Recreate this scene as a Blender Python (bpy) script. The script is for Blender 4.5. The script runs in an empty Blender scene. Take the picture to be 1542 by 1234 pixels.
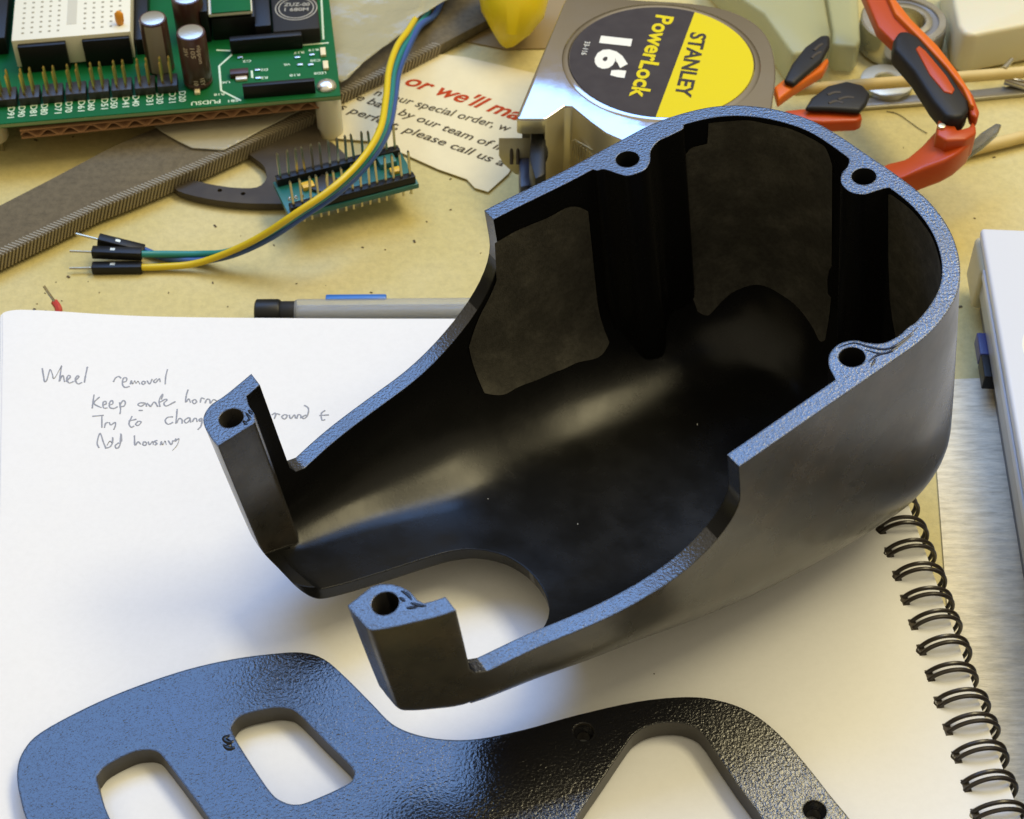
import bpy, bmesh, math, random
from mathutils import Vector, Matrix, noise
from mathutils.geometry import intersect_line_plane
R_ = math.radians
random.seed(7)
sc = bpy.context.scene
COL = sc.collection
# ------------------------------------------------------------------ camera
CM = 0.01
PITCH = 47.0
CAM_H = 33.4           # cm above the desk
FPX = 2700.0
cam_d = bpy.data.cameras.new('camera'); cam = bpy.data.objects.new('camera', cam_d); COL.objects.link(cam)
cam.location = (0, 0, CAM_H*CM); cam.rotation_euler = (R_(90-PITCH), 0, 0)
cam_d.sensor_width = 36; cam_d.lens = 36*FPX/1542
cam_d.clip_start = 0.01; cam_d.clip_end = 50
cam_d.dof.use_dof = True; cam_d.dof.focus_distance = 0.405; cam_d.dof.aperture_fstop = 40
sc.camera = cam
# ------------------------------------------------------------------ light
w = bpy.data.worlds.new('World'); sc.world = w; w.use_nodes = True
bg = w.node_tree.nodes['Background']
# unseen room as an added gradient, pale above, brown below, shaped for chrome reflections
wt = w.node_tree; tcw = wt.nodes.new('ShaderNodeTexCoord'); sxw = wt.nodes.new('ShaderNodeSeparateXYZ'); rw_ = wt.nodes.new('ShaderNodeValToRGB')
wt.links.new(tcw.outputs['Generated'], sxw.inputs[0]); mw = wt.nodes.new('ShaderNodeMapRange'); mw.inputs['From Min'].default_value = -1; mw.inputs['From Max'].default_value = 1
wt.links.new(sxw.outputs['Z'], mw.inputs['Value']); wt.links.new(mw.outputs[0], rw_.inputs[0]); wt.links.new(rw_.outputs[0], bg.inputs[0])
rw_.color_ramp.elements[0].position = .45; rw_.color_ramp.elements[0].color = (.20, .15, .08, 1)
rw_.color_ramp.elements[1].position = .92; rw_.color_ramp.elements[1].color = (1.15, 1.0, .68, 1)
e_ = rw_.color_ramp.elements.new(.62); e_.color = (.42, .34, .19, 1)
bg.inputs[1].default_value = 0.67
def area(name, az, el, dist, sx, sy, col, power):
    """az: degrees right of straight ahead, el: degrees up, aimed at the work on the desk"""
    t = Vector((0, .33, .03))
    d = Vector((math.sin(R_(az))*math.cos(R_(el)), math.cos(R_(az))*math.cos(R_(el)), math.sin(R_(el))))
    L = bpy.data.lights.new(name, 'AREA'); L.shape = 'RECTANGLE'; L.size = sx; L.size_y = sy
    L.color = col; L.energy = power
    o = bpy.data.objects.new(name, L); COL.objects.link(o)
    o.location = t + d*dist; o.rotation_euler = (-d).to_track_quat('-Z', 'Y').to_euler()
    return o
area('window_light', -20, 57.5, 1.6, 1.35, 0.75, (0.18, 0.43, 1.0), 21)
area('room_lamp', 60, 62, 1.3, 0.95, 0.34, (1.0, 0.86, 0.50), 12.5)
sc.view_settings.view_transform = 'Standard'; sc.view_settings.look = 'None'
sc.view_settings.exposure = 0; sc.view_settings.gamma = 1
try: sc.view_settings.use_curve_mapping = False
except Exception: pass
sc.cycles.max_bounces = 10; sc.cycles.use_denoising = True

# ------------------------------------------------------------------ picture geometry -> desk positions (cm)
CP = Vector((0, 0, CAM_H))
AF = Vector((0, math.cos(R_(PITCH)), -math.sin(R_(PITCH))))
AU = Vector((0, math.sin(R_(PITCH)), math.cos(R_(PITCH))))
AR = Vector((1, 0, 0))
def ray(x, y): return AF + AR*((x-771)/FPX) + AU*((617-y)/FPX)
def P(x, y, z=0.0):
    d = ray(x, y); return CP + d*((z-CAM_H)/d.z)
def Pp(x, y, o, n):
    d = ray(x, y); return CP + d*((o-CP).dot(n)/d.dot(n))
# ------------------------------------------------------------------ materials
MATS = {}
def mat(name, col, rough=.5, metal=0, ior=1.5, bump=None, var=None, coat=0, trans=0, alpha=1, rvar=None, edge=0, sheen=0, sss=0, fine=None):
    """bump=(features per metre, strength, distance m[, detail]); var=(per metre, amount, colour2[,lo,hi]); edge = rounded edge radius in m"""
    m = bpy.data.materials.new(name); m.use_nodes = True; nt = m.node_tree; N = nt.nodes; b = N['Principled BSDF']
    I = b.inputs
    I['Base Color'].default_value = (*col, 1); I['Roughness'].default_value = rough; I['Metallic'].default_value = metal
    I['IOR'].default_value = ior; I['Coat Weight'].default_value = coat; I['Coat Roughness'].default_value = .08
    I['Transmission Weight'].default_value = trans; I['Alpha'].default_value = alpha
    if sss: I['Subsurface Weight'].default_value = sss; I['Subsurface Scale'].default_value = .003; 
    tc = N.new('ShaderNodeTexCoord')
    def nz(scale, detail=4, rough=.55):
        n = N.new('ShaderNodeTexNoise'); n.inputs['Scale'].default_value = scale; n.inputs['Detail'].default_value = detail
        n.inputs['Roughness'].default_value = rough
        nt.links.new(tc.outputs['Object'], n.inputs['Vector']); return n
    if var:
        n = nz(var[0]); r = N.new('ShaderNodeValToRGB'); lo, hi = (var[3], var[4]) if len(var) > 3 else (.35, .7)
        r.color_ramp.elements[0].position = lo; r.color_ramp.elements[1].position = hi
        c2 = var[2]
        r.color_ramp.elements[0].color = (*col, 1)
        r.color_ramp.elements[1].color = (*[a*(1-var[1])+b_*var[1] for a, b_ in zip(col, c2)], 1)
        nt.links.new(n.outputs['Fac'], r.inputs[0]); nt.links.new(r.outputs[0], I['Base Color'])
    if fine:
        n = nz(fine[0], 6, .7); r = N.new('ShaderNodeValToRGB'); r.color_ramp.elements[0].position = .32; r.color_ramp.elements[1].position = .60
        k = 1-fine[1]; r.color_ramp.elements[0].color = (k, k, k, 1); r.color_ramp.elements[1].color = (1, 1, 1, 1)
        mx = N.new('ShaderNodeMix'); mx.data_type = 'RGBA'; mx.blend_type = 'MULTIPLY'; mx.inputs[0].default_value = 1
        nt.links.new(n.outputs['Fac'], r.inputs[0]); src = I['Base Color'].links
        if src: nt.links.new(src[0].from_socket, mx.inputs[6])
        else: mx.inputs[6].default_value = (*col, 1)
        nt.links.new(r.outputs[0], mx.inputs[7]); nt.links.new(mx.outputs[2], I['Base Color'])
    if rvar:
        n = nz(rvar[0], 5); mr = N.new('ShaderNodeMapRange'); mr.inputs['From Min'].default_value = .3; mr.inputs['From Max'].default_value = .7
        mr.inputs['To Min'].default_value = rvar[1]; mr.inputs['To Max'].default_value = rvar[2]
        nt.links.new(n.outputs['Fac'], mr.inputs['Value']); nt.links.new(mr.outputs[0], I['Roughness'])
    last = None
    if edge:
        be = N.new('ShaderNodeBevel'); be.samples = 4; be.inputs['Radius'].default_value = edge; last = be.outputs[0]
    for bp in ([bump] if bump and not isinstance(bump, list) else (bump or [])):
        n = nz(bp[0], bp[3] if len(bp) > 3 else 3)
        bn = N.new('ShaderNodeBump'); bn.inputs['Strength'].default_value = bp[1]; bn.inputs['Distance'].default_value = bp[2]
        nt.links.new(n.outputs['Fac'], bn.inputs['Height'])
        if last: nt.links.new(last, bn.inputs['Normal'])
        last = bn.outputs[0]
    if last: nt.links.new(last, I['Normal'])
    MATS[name] = m; return m
# ------------------------------------------------------------------ mesh helpers (authored in cm, converted at the end)
class G:
    def __init__(s): s.v = []; s.f = []; s.mi = []
    def add(s, vs, fs, m=0):
        b = len(s.v); s.v += [Vector(v) for v in vs]; s.f += [[i+b for i in f] for f in fs]; s.mi += [m]*len(fs); return s
    def box(s, c, size, rot=None, m=0):
        c = Vector(c); x, y, z = [a/2 for a in size]; M = rot or Matrix.Identity(3)
        vs = [c + M @ Vector((i*x, j*y, k*z)) for i in (-1, 1) for j in (-1, 1) for k in (-1, 1)]
        return s.add(vs, [(0,1,3,2),(4,6,7,5),(0,4,5,1),(2,3,7,6),(0,2,6,4),(1,5,7,3)], m)
    def prism(s, top, dv, m=0):
        """top: list of points; dv: vector(s) from top to bottom"""
        n = len(top); top = [Vector(t) for t in top]; bot = [t+Vector(dv) for t in top]
        # orient
        a = sum(((top[i].x*top[(i+1) % n].y-top[(i+1) % n].x*top[i].y) for i in range(n)))
        if a < 0: top.reverse(); bot.reverse()
        return s.add(top+bot, [list(range(n)), list(range(2*n-1, n-1, -1))]+[[i, n+i, n+(i+1) % n, (i+1) % n] for i in range(n)], m)
    def tube(s, path, r, n=8, m=0, cap=True, flat=1.0):
        path = [Vector(p) for p in path]; k = len(path); rs = r if isinstance(r, (list, tuple)) else [r]*k
        vs = []; up = Vector((0, 0, 1)); prev = None
        for i, p in enumerate(path):
            t = (path[min(i+1, k-1)]-path[max(i-1, 0)]).normalized()
            if prev is None:
                a = t.cross(up)
                if a.length < .1: a = t.cross(Vector((1, 0, 0)))
                a.normalize()
            else:
                a = (prev - t*prev.dot(t)).normalized()
            prev = a; b = t.cross(a)
            vs += [p + a*math.cos(2*math.pi*j/n)*rs[i] + b*math.sin(2*math.pi*j/n)*rs[i]*flat for j in range(n)]
        fs = [[i*n+j, (i+1)*n+j, (i+1)*n+(j+1) % n, i*n+(j+1) % n] for i in range(k-1) for j in range(n)]
        fs = [f[::-1] for f in fs]
        if cap: fs += [list(range(n)), list(range(k*n-1, (k-1)*n-1, -1))]
        return s.add(vs, fs, m)
    def lathe(s, c, prof, n=32, axis=None, m=0, closed=False):
        """prof: (radius, height) pairs"""
        c = Vector(c); ax = (axis or Vector((0, 0, 1))).normalized()
        a = ax.orthogonal().normalized(); b = ax.cross(a); vs = []
        for r, h in prof: vs += [c + ax*h + (a*math.cos(2*math.pi*j/n)+b*math.sin(2*math.pi*j/n))*r for j in range(n)]
        k = len(prof); rng = k if closed else k-1
        fs = [[i*n+j, i*n+(j+1) % n, ((i+1) % k)*n+(j+1) % n, ((i+1) % k)*n+j] for i in range(rng) for j in range(n)]
        if not closed: fs += [list(range(n))[::-1], list(range((k-1)*n, k*n))]
        return s.add(vs, fs, m)
    def bm(s):
        b = bmesh.new(); vv = [b.verts.new(v) for v in s.v]
        for f, mi in zip(s.f, s.mi):
            try: fc = b.faces.new([vv[i] for i in f]); fc.material_index = mi
            except ValueError: pass
        return b
    def obj(s, name, mats, parent=None, bevel=0, seg=2, smooth=True, merge=False, recalc=True, ang=35):
        b = s.bm()
        if merge: bmesh.ops.remove_doubles(b, verts=b.verts, dist=1e-4)
        if recalc: bmesh.ops.recalc_face_normals(b, faces=b.faces)
        if bevel:
            es = [e for e in b.edges if len(e.link_faces) == 2 and e.calc_face_angle(0) > R_(ang)]
            bmesh.ops.bevel(b, geom=es, offset=bevel, segments=seg, affect='EDGES', profile=.5, clamp_overlap=True)
        return link_bm(name, b, mats, parent, smooth)
def link_bm(name, b, mats, parent=None, smooth=True, ang=40):
    me = bpy.data.meshes.new(name)
    if smooth:
        for f in b.faces: f.smooth = True
        for e in b.edges:
            if len(e.link_faces) == 2 and e.calc_face_angle(0) > R_(ang): e.smooth = False
    b.to_mesh(me); b.free()
    for m in (mats if isinstance(mats, (list, tuple)) else [mats]): me.materials.append(m)
    o = bpy.data.objects.new(name, me); COL.objects.link(o); o.parent = parent
    return o
def tag(o, label, cat, group=None, kind=None):
    if label: o['label'] = label
    if cat: o['category'] = cat
    if group: o['group'] = group
    if kind: o['kind'] = kind
    return o
def thing(name, label, cat, loc=(0, 0, 0), group=None):
    o = bpy.data.objects.new(name, None); COL.objects.link(o); o.location = loc; o.empty_display_size = .01
    return tag(o, label, cat, group)
def rel(pts, o): return [Vector(p)-o for p in pts]
def smooth_path(pts, k=6, closed=False):
    pts = [Vector(p) for p in pts]; n = len(pts); out = []
    for i in range(n if closed else n-1):
        p0 = pts[(i-1) % n] if closed or i > 0 else pts[0]*2-pts[1]
        p1 = pts[i]; p2 = pts[(i+1) % n]; p3 = pts[(i+2) % n] if closed or i+2 < n else pts[-1]*2-pts[-2]
        # centripetal-ish catmull rom
        for j in range(k):
            t = j/k
            out.append(.5*((2*p1)+(p2-p0)*t+(2*p0-5*p1+4*p2-p3)*t*t+(3*p1-p0-3*p2+p3)*t**3))
    if not closed: out.append(pts[-1])
    return out
def text_on(name, s, A, B, up, m, parent=None, shear=0, bold=0, height=None, thick=.004, org=Vector((0,0,0)), spacing=1.0):
    """flat lettering whose baseline runs A->B, letters standing towards `up`, in the plane of the two"""
    cu = bpy.data.curves.new(name, 'FONT'); cu.body = s; cu.shear = shear; cu.offset = bold; cu.space_character = spacing
    cu.resolution_u = 3
    t = bpy.data.objects.new('tmp', cu); COL.objects.link(t)
    dg = bpy.context.evaluated_depsgraph_get(); me = bpy.data.meshes.new_from_object(t.evaluated_get(dg)); bpy.data.objects.remove(t)
    xs = [v.co.x for v in me.vertices]; ys = [v.co.y for v in me.vertices]
    x0, x1 = min(xs), max(xs)
    A, B = Vector(A), Vector(B); X = (B-A).normalized(); up = Vector(up); Y = (up - X*up.dot(X)).normalized()
    nn = X.cross(Y).normalized()
    sx = (B-A).length/(x1-x0); sy = (height/0.72) if height else sx
    for v in me.vertices: v.co = A - org + X*((v.co.x-x0)*sx) + Y*(v.co.y*sy) + nn*thick
    me.materials.append(m)
    o = bpy.data.objects.new(name, me); COL.objects.link(o); o.parent = parent
    return o
def boolean(a, b, op):
    md = a.modifiers.new('b', 'BOOLEAN'); md.operation = op; md.object = b; md.solver = 'EXACT'
    dg = bpy.context.evaluated_depsgraph_get(); dg.update()
    me = bpy.data.meshes.new_from_object(a.evaluated_get(dg)); a.modifiers.clear(); a.data = me
    bpy.data.objects.remove(b)
# ------------------------------------------------------------------ materials
M_desk = mat('desk_paint', (.54, .455, .18), .6, ior=1.4, bump=[(700, .5, .0005, 6), (60, .2, .001)], var=(14, .6, (.62, .55, .32), .4, .65), fine=(420, .14))
M_page = mat('paper_white', (.74, .745, .765), .75, ior=1.3, bump=[(900, .1, .0001), (22, .25, .003)], fine=(700, .03))
M_sheet = mat('paper_edge', (.74, .74, .74), .8)
M_wire = mat('black_wire', (.022, .016, .012), .3, ior=1.5)
M_pencil = mat('pencil_line', (.26, .27, .31), .6)
BUMPF = (1500, .35, .00012, 3)
M_rim = mat('leathery_black_plastic', (.008, .010, .016), .20, ior=1.85, rvar=(90, .14, .30), bump=[(1700, .65, .00020, 2), (5200, .25, .00005, 2)], edge=.0005)
M_in = mat('glossy_black_plastic', (.006, .006, .006), .20, ior=1.31, bump=(1600, .12, .0001, 3), edge=.0005, rvar=(120, .19, .31))
M_out = mat('satin_black_plastic', (.040, .038, .035), .32, ior=1.6, fine=(300, .35), bump=[(900, .10, .0001, 3)], edge=.0005, rvar=(70, .20, .36), var=(90, .6, (.075, .056, .038), .45, .75))
M_rough = mat('dull_scuffed_plastic', (.058, .055, .047), .85, ior=1.35, bump=[(2500, .8, .0003, 5)], fine=(900, .35), var=(140, .6, (.15, .143, .12), .45, .8))
M_plate = mat('orange_peel_black_plastic', (.008, .008, .010), .13, ior=1.62, rvar=(50, .07, .17), bump=[(1700, .6, .00020, 2), (250, .07, .0005), (4000, .15, .00004, 2)], edge=.0006)
M_plate_s = mat('plate_edge_plastic', (.035, .030, .024), .4, ior=1.5, bump=(900, .2, .0001))
M_bore = mat('bore_plastic', (.004, .004, .004), .5)
# ------------------------------------------------------------------ desk
nt = M_desk.node_tree
# a worn grey wooden stretch on the right of the desk, in front of the computer
tc = nt.nodes.new('ShaderNodeTexCoord'); sep = nt.nodes.new('ShaderNodeSeparateXYZ'); nt.links.new(tc.outputs['Object'], sep.inputs[0])
b = nt.nodes['Principled BSDF']
M_grey = mat('worn_grey_wood', (.84, .78, .63), .8, ior=1.15, fine=(300, .3), bump=[(380, .7, .0007, 6)], var=(200, .4, (.5, .45, .36), .55, .8))
g = M_grey.node_tree; mp = g.nodes.new('ShaderNodeMapping'); tcg = [n for n in g.nodes if n.type == 'TEX_COORD'][0]
mp.inputs['Scale'].default_value = (.45, 2.0, 1)
for n in g.nodes:
    if n.type == 'TEX_NOISE': g.links.new(mp.outputs[0], n.inputs['Vector'])
g.links.new(tcg.outputs['Object'], mp.inputs['Vector'])
desk = G().box((0, 60, -1.0), (260, 200, 2.0)).obj('desk', M_desk, smooth=False); desk['kind'] = 'structure'
# grey board let into the desk on the right
A = [P(1400, 575), P(1800, 560), P(2600, 1700), P(1500, 1900)]
desk_board = G().prism([a+Vector((0, 0, .06)) for a in A], (0, 0, -.058)).obj('desk_board', M_grey, smooth=False); desk_board['kind'] = 'structure'

# ------------------------------------------------------------------ notebook
ZP = .78
nb = thing('notebook', 'open spiral bound notebook with white pages and pencil notes', 'notebook', P(700, 900, 0))
O = nb.location.copy()
TL = P(9, 480, ZP); BL = P(-6, 1330, ZP); TR = P(1268, 480, ZP); BR = P(1590, 1381, ZP)
def zpage(x): return ZP + .32*math.exp(-((x-TL.x)/2.6)**2) + .05*math.sin((x-TL.x)*.35)*math.exp(-((x-TL.x)/9)**2)
def sheet(name, off, zoff, m, notch=True):
    NX, NY = 60, 12; vs = []; fs = []
    for j in range(NY+1):
        v = j/NY
        for i in range(NX+1):
            u = (i/NX)**1.4
            a = TL.lerp(TR, u).lerp(BL.lerp(BR, u), v)+Vector(off)
            # rounded corner at the far left
            if j == 0 and i < 4: a.y -= .14*(1-i/4)**2
            vs.append(Vector((a.x, a.y, zpage(a.x-off[0])+zoff))-O)
    W = NX+1
    for j in range(NY):
        for i in range(NX): fs.append([j*W+i, (j+1)*W+i, (j+1)*W+i+1, j*W+i+1])
    return G().add(vs, fs).obj(name, m, nb, recalc=False)
page = sheet('page', (0, 0, 0), 0, M_page)
for k in range(5):
    s_ = sheet('page', (-.05-.055*k, -.03-.06*k, 0), -.03-.035*k, M_sheet)
# block of pages and cover
def inset(p, d): return p+Vector(d)
blk = [TL+Vector((-.25, -.12, 0)), TR, BR, BL+Vector((-.25, 0, 0))]
G().prism([Vector((p.x, p.y, .55))-O for p in blk], (0, 0, -.43)).obj('page_block', M_sheet, nb, smooth=False)
G().prism([Vector((p.x, p.y, .11))-O for p in [TL+Vector((-.35, .1, 0)), TR+Vector((.1, .1, 0)), BR+Vector((.1, 0, 0)), BL+Vector((-.35, 0, 0))]], (0, 0, -.105)).obj('cover', mat('cover_card', (.10, .09, .08), .6), nb, smooth=False)
# binding loops
Ldir = (BR-TR).normalized(); side = Vector((Ldir.y, -Ldir.x, 0))
if side.x < 0: side = -side
h0 = P(1340, 828, ZP+.1); h1 = P(1471, 1224, ZP+.1); step = (h1-h0)/10.0
loops = [h0+step*k for k in range(-4, 14)]
pitch = step.length
proto = None
for k, h in enumerate(loops):
    if proto is None:
        g1 = G(); Rr = .61
        up = Vector((0, 0, 1)); pts = []
        # start at the hole, over the top, round the outer side and underneath
        c = side*.50 + up*(-.42)
        for sgn in (-1, 1):
            arc = [c + side*(-math.cos(a)*Rr*1.02) + up*(math.sin(a)*Rr) + Ldir*(sgn*.085) for a in [R_(t) for t in range(28, 245, 12)]]
            if sgn == 1: arc.reverse()
            pts += arc if sgn == 1 else []
            if sgn == -1: first = arc
        endp = [first[0]+Ldir*t-side*.05*(1-abs(t-.085)/.085) for t in (.04, .085, .13)]
        path = pts + endp[::-1] + first
        g1.tube(smooth_path(path, 2), .05, 8)
        proto = g1.obj('wire_loop', M_wire, nb)
        o = proto
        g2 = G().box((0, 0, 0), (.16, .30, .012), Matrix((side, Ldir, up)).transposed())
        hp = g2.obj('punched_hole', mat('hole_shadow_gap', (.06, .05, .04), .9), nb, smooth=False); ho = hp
    else:
        o = proto.copy(); COL.objects.link(o); ho = hp.copy(); COL.objects.link(ho)
    o.location = h-O+Vector((random.uniform(-.03, .03), random.uniform(-.03, .03), random.uniform(-.02, .02))); o.rotation_euler = (random.uniform(-.05, .05), random.uniform(-.04, .04), random.uniform(-.06, .06)); ho.location = Vector((h.x, h.y, zpage(h.x)+.004))-O
# handwriting
STR = [
 [(130,80),(140,140),(150,190),(168,178),(195,90),(215,130),(230,165),(290,60)], [(290,60),(280,130),(272,190),(290,150),(305,142),(315,195)],
 [(325,190),(362,155),(348,140),(334,170),(352,202),(390,190)], [(398,190),(432,155),(420,145),(405,175),(425,210),(460,198)],
 [(505,70),(490,140),(480,200)],
 [(720,195),(738,162),(765,150),(785,165)], [(795,198),(825,190),(830,165),(805,165),(795,210),(815,240),(855,232)],
 [(860,215),(870,185),(882,212),(897,185),(908,208),(925,190),(940,215)], [(968,188),(955,205),(970,217),(985,200),(970,187)], [(1000,185),(1020,212),(1042,172)],
 [(1080,168),(1055,188),(1070,202),(1100,170),(1108,197)], [(1170,90),(1155,150),(1150,215)],
 [(560,300),(550,370),(545,415)], [(605,320),(558,370),(600,400),(622,408)], [(635,388),(660,376),(655,356),(635,368),(640,410),(672,410)],
 [(685,388),(715,376),(710,350),(690,366),(690,405),(725,415),(755,400)], [(772,365),(780,420),(775,462)], [(775,385),(800,350),(820,365),(810,395),(780,402)],
 [(985,370),(940,370),(925,385),(950,397),(990,375),(995,400)], [(1000,372),(1030,402)], [(1028,402),(1060,362),(1090,402)], [(1105,402),(1100,345),(1130,295),(1118,340)],
 [(1110,362),(1150,340),(1165,347),(1140,372),(1160,395),(1235,358)], [(930,432),(965,432)],
 [(1340,260),(1325,310),(1320,365),(1345,335),(1360,367)], [(1395,340),(1375,355),(1390,377),(1410,360),(1398,340)], [(1440,367),(1450,330),(1478,337)],
 [(1480,372),(1495,340),(1520,345),(1525,372),(1548,342),(1575,350),(1580,372)],
 [(545,480),(640,472)], [(625,475),(625,575)], [(645,575),(655,540),(675,530)], [(685,530),(700,552),(735,530),(735,560),(722,592)],
 [(875,480),(850,540),(870,572),(892,560)], [(845,520),(912,505)], [(928,520),(905,545),(925,557),(950,530),(932,520)],
 [(1215,485),(1170,490),(1150,520),(1175,547),(1215,530)], [(1250,420),(1245,480),(1240,540),(1265,500),(1288,508),(1290,540)],
 [(1345,490),(1310,515),(1325,537),(1355,510),(1350,490),(1362,532)], [(1375,527),(1390,500),(1408,500),(1415,527)], [(1452,495),(1430,510),(1445,522),(1457,500),(1447,560),(1420,592)],
 [(600,742),(585,700),(610,620),(640,700),(662,748)], [(650,745),(690,735),(712,700),(715,655),(708,700),(690,690),(668,722)], [(765,700),(735,725),(750,747),(775,715),(782,625),(788,690)],
 [(895,640),(900,722),(925,690),(947,712)], [(972,690),(965,715),(985,722),(995,702),(977,690)], [(1010,690),(1020,717),(1045,690),(1050,717)],
 [(1085,680),(1062,690),(1082,708),(1062,720)], [(1110,720),(1118,690),(1130,717),(1148,685),(1160,717)], [(1175,682),(1200,715),(1215,680)], [(1240,665),(1230,690),(1265,665),(1248,720),(1210,765)],
]
STR = [[(40+x/5.507, 540+y/5.507) for x, y in s] for s in STR]
S2 = [[(190,868),(212,858),(205,892)], [(205,890),(218,862),(238,868)], [(262,866),(248,880),(265,892),(280,872),(262,866)], [(292,868),(300,890),(322,868),(328,888)],
      [(335,890),(342,868),(358,870),(360,888)], [(390,868),(368,880),(378,890),(398,868),(402,830),(378,812)], [(500,842),(478,860),(482,898),(500,895)], [(465,872),(522,868)]]
STR += [[(360+x/3.855, 400+y/3.855) for x, y in s] for s in S2]
gh = G()
for s in STR:
    pts = []
    for x, y in s:
        p = P(x, y, ZP); p = P(x, y, zpage(p.x)); p.z = zpage(p.x)+.003; pts.append(p-O)
    pts = smooth_path(pts, 5)
    gh.tube(pts, [.0215*(.8+.4*random.random()) for _ in pts], 5, flat=.35)
gh.obj('handwriting', M_pencil, nb)
# ------------------------------------------------------------------ housing
HZ = 7.38
NRM = Vector((-.122, -.045, .99)).normalized()
ORG = P(850, 560, HZ)
E1 = (AR - NRM*AR.dot(NRM)).normalized(); E2 = NRM.cross(E1)
def L(x, y):
    p = Pp(x, y, ORG, NRM)-ORG; return Vector((p.dot(E1), p.dot(E2), 0))
FRAME = Matrix(((E1.x, E2.x, NRM.x, ORG.x), (E1.y, E2.y, NRM.y, ORG.y), (E1.z, E2.z, NRM.z, ORG.z), (0, 0, 0, 1)))
anch = [(306,634),(316,612),(340,595),(380,562),(450,502),(550,430),(640,370),(730,317),(845,260),(925,217),(985,186),(1040,168),(1085,160),(1130,160),(1175,167),(1220,181),(1262,204),(1305,233),(1350,264),(1395,300),(1425,338),(1441,375),(1446,410),(1441,442),(1422,476),(1390,510),(1330,553),(1230,622),(1113,703),(1010,770),(900,826),(790,872),(683,921),(613,940),(575,948),(556,948),(540,932),(523,912),(470,842),(400,756),(340,685),(318,660)]
outl = smooth_path([L(*a) for a in anch], 5, True)
area2 = sum(outl[i].x*outl[(i+1) % len(outl)].y-outl[(i+1) % len(outl)].x*outl[i].y for i in range(len(outl)))
if area2 < 0: outl.reverse()
def offs(poly, d):
    n = len(poly); out = []
    for i in range(n):
        t = (poly[(i+1) % n]-poly[i-1]).normalized(); nn = Vector((-t.y, t.x, 0)); out.append(poly[i]+nn*d)
    return out
# spine: from the nose to the round end
S0 = (L(480, 790)+L(560, 850))*.5; S0 = L(560, 765); S1 = L(1190, 350)
def toward(p, d):
    ax = S1-S0; t = max(0, min(1, (p-S0).dot(ax)/ax.length_squared)); q = S0+ax*t
    v = q-p; return p+v.normalized()*min(d, v.length*.9)
def axis_t(p):
    ax = S1-S0; return (p-S0).dot(ax)/ax.length_squared
RF = 2.6; TH = .36
AXU = (S1-S0).normalized()
LEFT = Vector((-AXU.y, AXU.x, 0))
DTAB = [(-6, 2.5), (-4, 2.78), (-2, 3.35), (0, 4.15), (2, 5.0), (3.7, 5.64), (5.3, 6.18), (7, 6.63), (9.5, 7.08), (14, 7.42), (20, 7.55)]
def dsm(u):
    u = max(-6, min(20, u)); T = DTAB
    for i in range(len(T)-1):
        if u <= T[i+1][0]:
            sl = lambda j: 0 if j <= 0 or j >= len(T)-1 else (T[j+1][1]-T[j-1][1])/(T[j+1][0]-T[j-1][0])
            h = T[i+1][0]-T[i][0]; t = (u-T[i][0])/h; m0 = sl(i)*h; m1 = sl(i+1)*h
            return (2*t**3-3*t*t+1)*T[i][1]+(t**3-2*t*t+t)*m0+(-2*t**3+3*t*t)*T[i+1][1]+(t**3-t*t)*m1
    return T[-1][1]
def bulge(p):
    u = max(0, min(1, ((p-S0).dot(AXU)-3)/6)); return -.24*u*u*(3-2*u)
def D(p):
    u = (p-S0).dot(AXU); v = (p-S0).dot(LEFT); r = DTAB[-1][1]
    for (a, b), (c, d) in zip(DTAB, DTAB[1:]):
        if u <= c:
            r = dsm(u); break
    fade = max(0, min(1, (5-u)/6)); fade = fade*fade*(3-2*fade)
    return r+max(-1, min(7, v+3))*.105*fade
DN = -D(L(430, 760))   # floor level at the nose
def RV(p, R):
    t = max(0, min(1, ((p-S0).dot(AXU)+1.5)/6.0)); t = t*t*(3-2*t); return R*(.33+.67*t)
def hull(poly, thin, R0, top, draft):
    n = len(poly); rings = []
    rings.append([p+Vector((0, 0, top)) for p in poly])
    K = 14
    zs = [(0, 0)] if top > 0.01 else []
    prof = zs+[(draft*.3, .4, 0), (draft*.7, .8, 0)]+[(draft+(1-math.cos(a)), 1, math.sin(a)) for a in [i/K*math.pi/2 for i in range(K+1)]]
    for pr in prof:
        d = pr[0]; ring = []
        for p in poly:
            R = RV(p, R0); dd = d if (len(pr) == 2 or pr[2] == 0 and d <= draft) else draft+(d-draft)*R
            q = toward(p, dd+(bulge(p)*min(1, pr[1] if len(pr) > 2 else 0)))
            ring.append(q+Vector((0, 0, 0 if len(pr) == 2 else -(D(q)-thin-R)*pr[1]-pr[2]*R)))
        rings.append(ring)
    lastr = rings[-1]
    for fr in (.25, .5, .75, .97):
        ring = []
        for q in lastr:
            ax = S1-S0; q2 = Vector((q.x, q.y, 0)); t = max(0, min(1, (q2-S0).dot(ax)/ax.length_squared)); c = q2.lerp(S0+ax*t, fr)
            ring.append(Vector((c.x, c.y, -(D(c)-thin))))
        rings.append(ring)
    g = G(); vs = [v for r in rings for v in r]; fs = [list(range(n))]
    for k in range(len(rings)-1): fs += [[k*n+i, (k+1)*n+i, (k+1)*n+(i+1) % n, k*n+(i+1) % n] for i in range(n)]
    # close the floor towards the spine
    fs.append([ (len(rings)-1)*n+i for i in range(n)][::-1])
    g.add(vs, fs); return g
def tri(o):
    b = bmesh.new(); b.from_mesh(o.data); bmesh.ops.triangulate(b, faces=[f for f in b.faces if len(f.verts) > 4], ngon_method='BEAUTY'); b.to_mesh(o.data); b.free(); return o
inner = [toward(p, TH*1.05) for p in outl]
O_out = tri(hull(outl, 0, RF, 0, .12).obj('o', M_out, smooth=False))
O_in = tri(hull(inner, TH, RF-TH*.6, .5, .12).obj('i', M_in, smooth=False))
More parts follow.
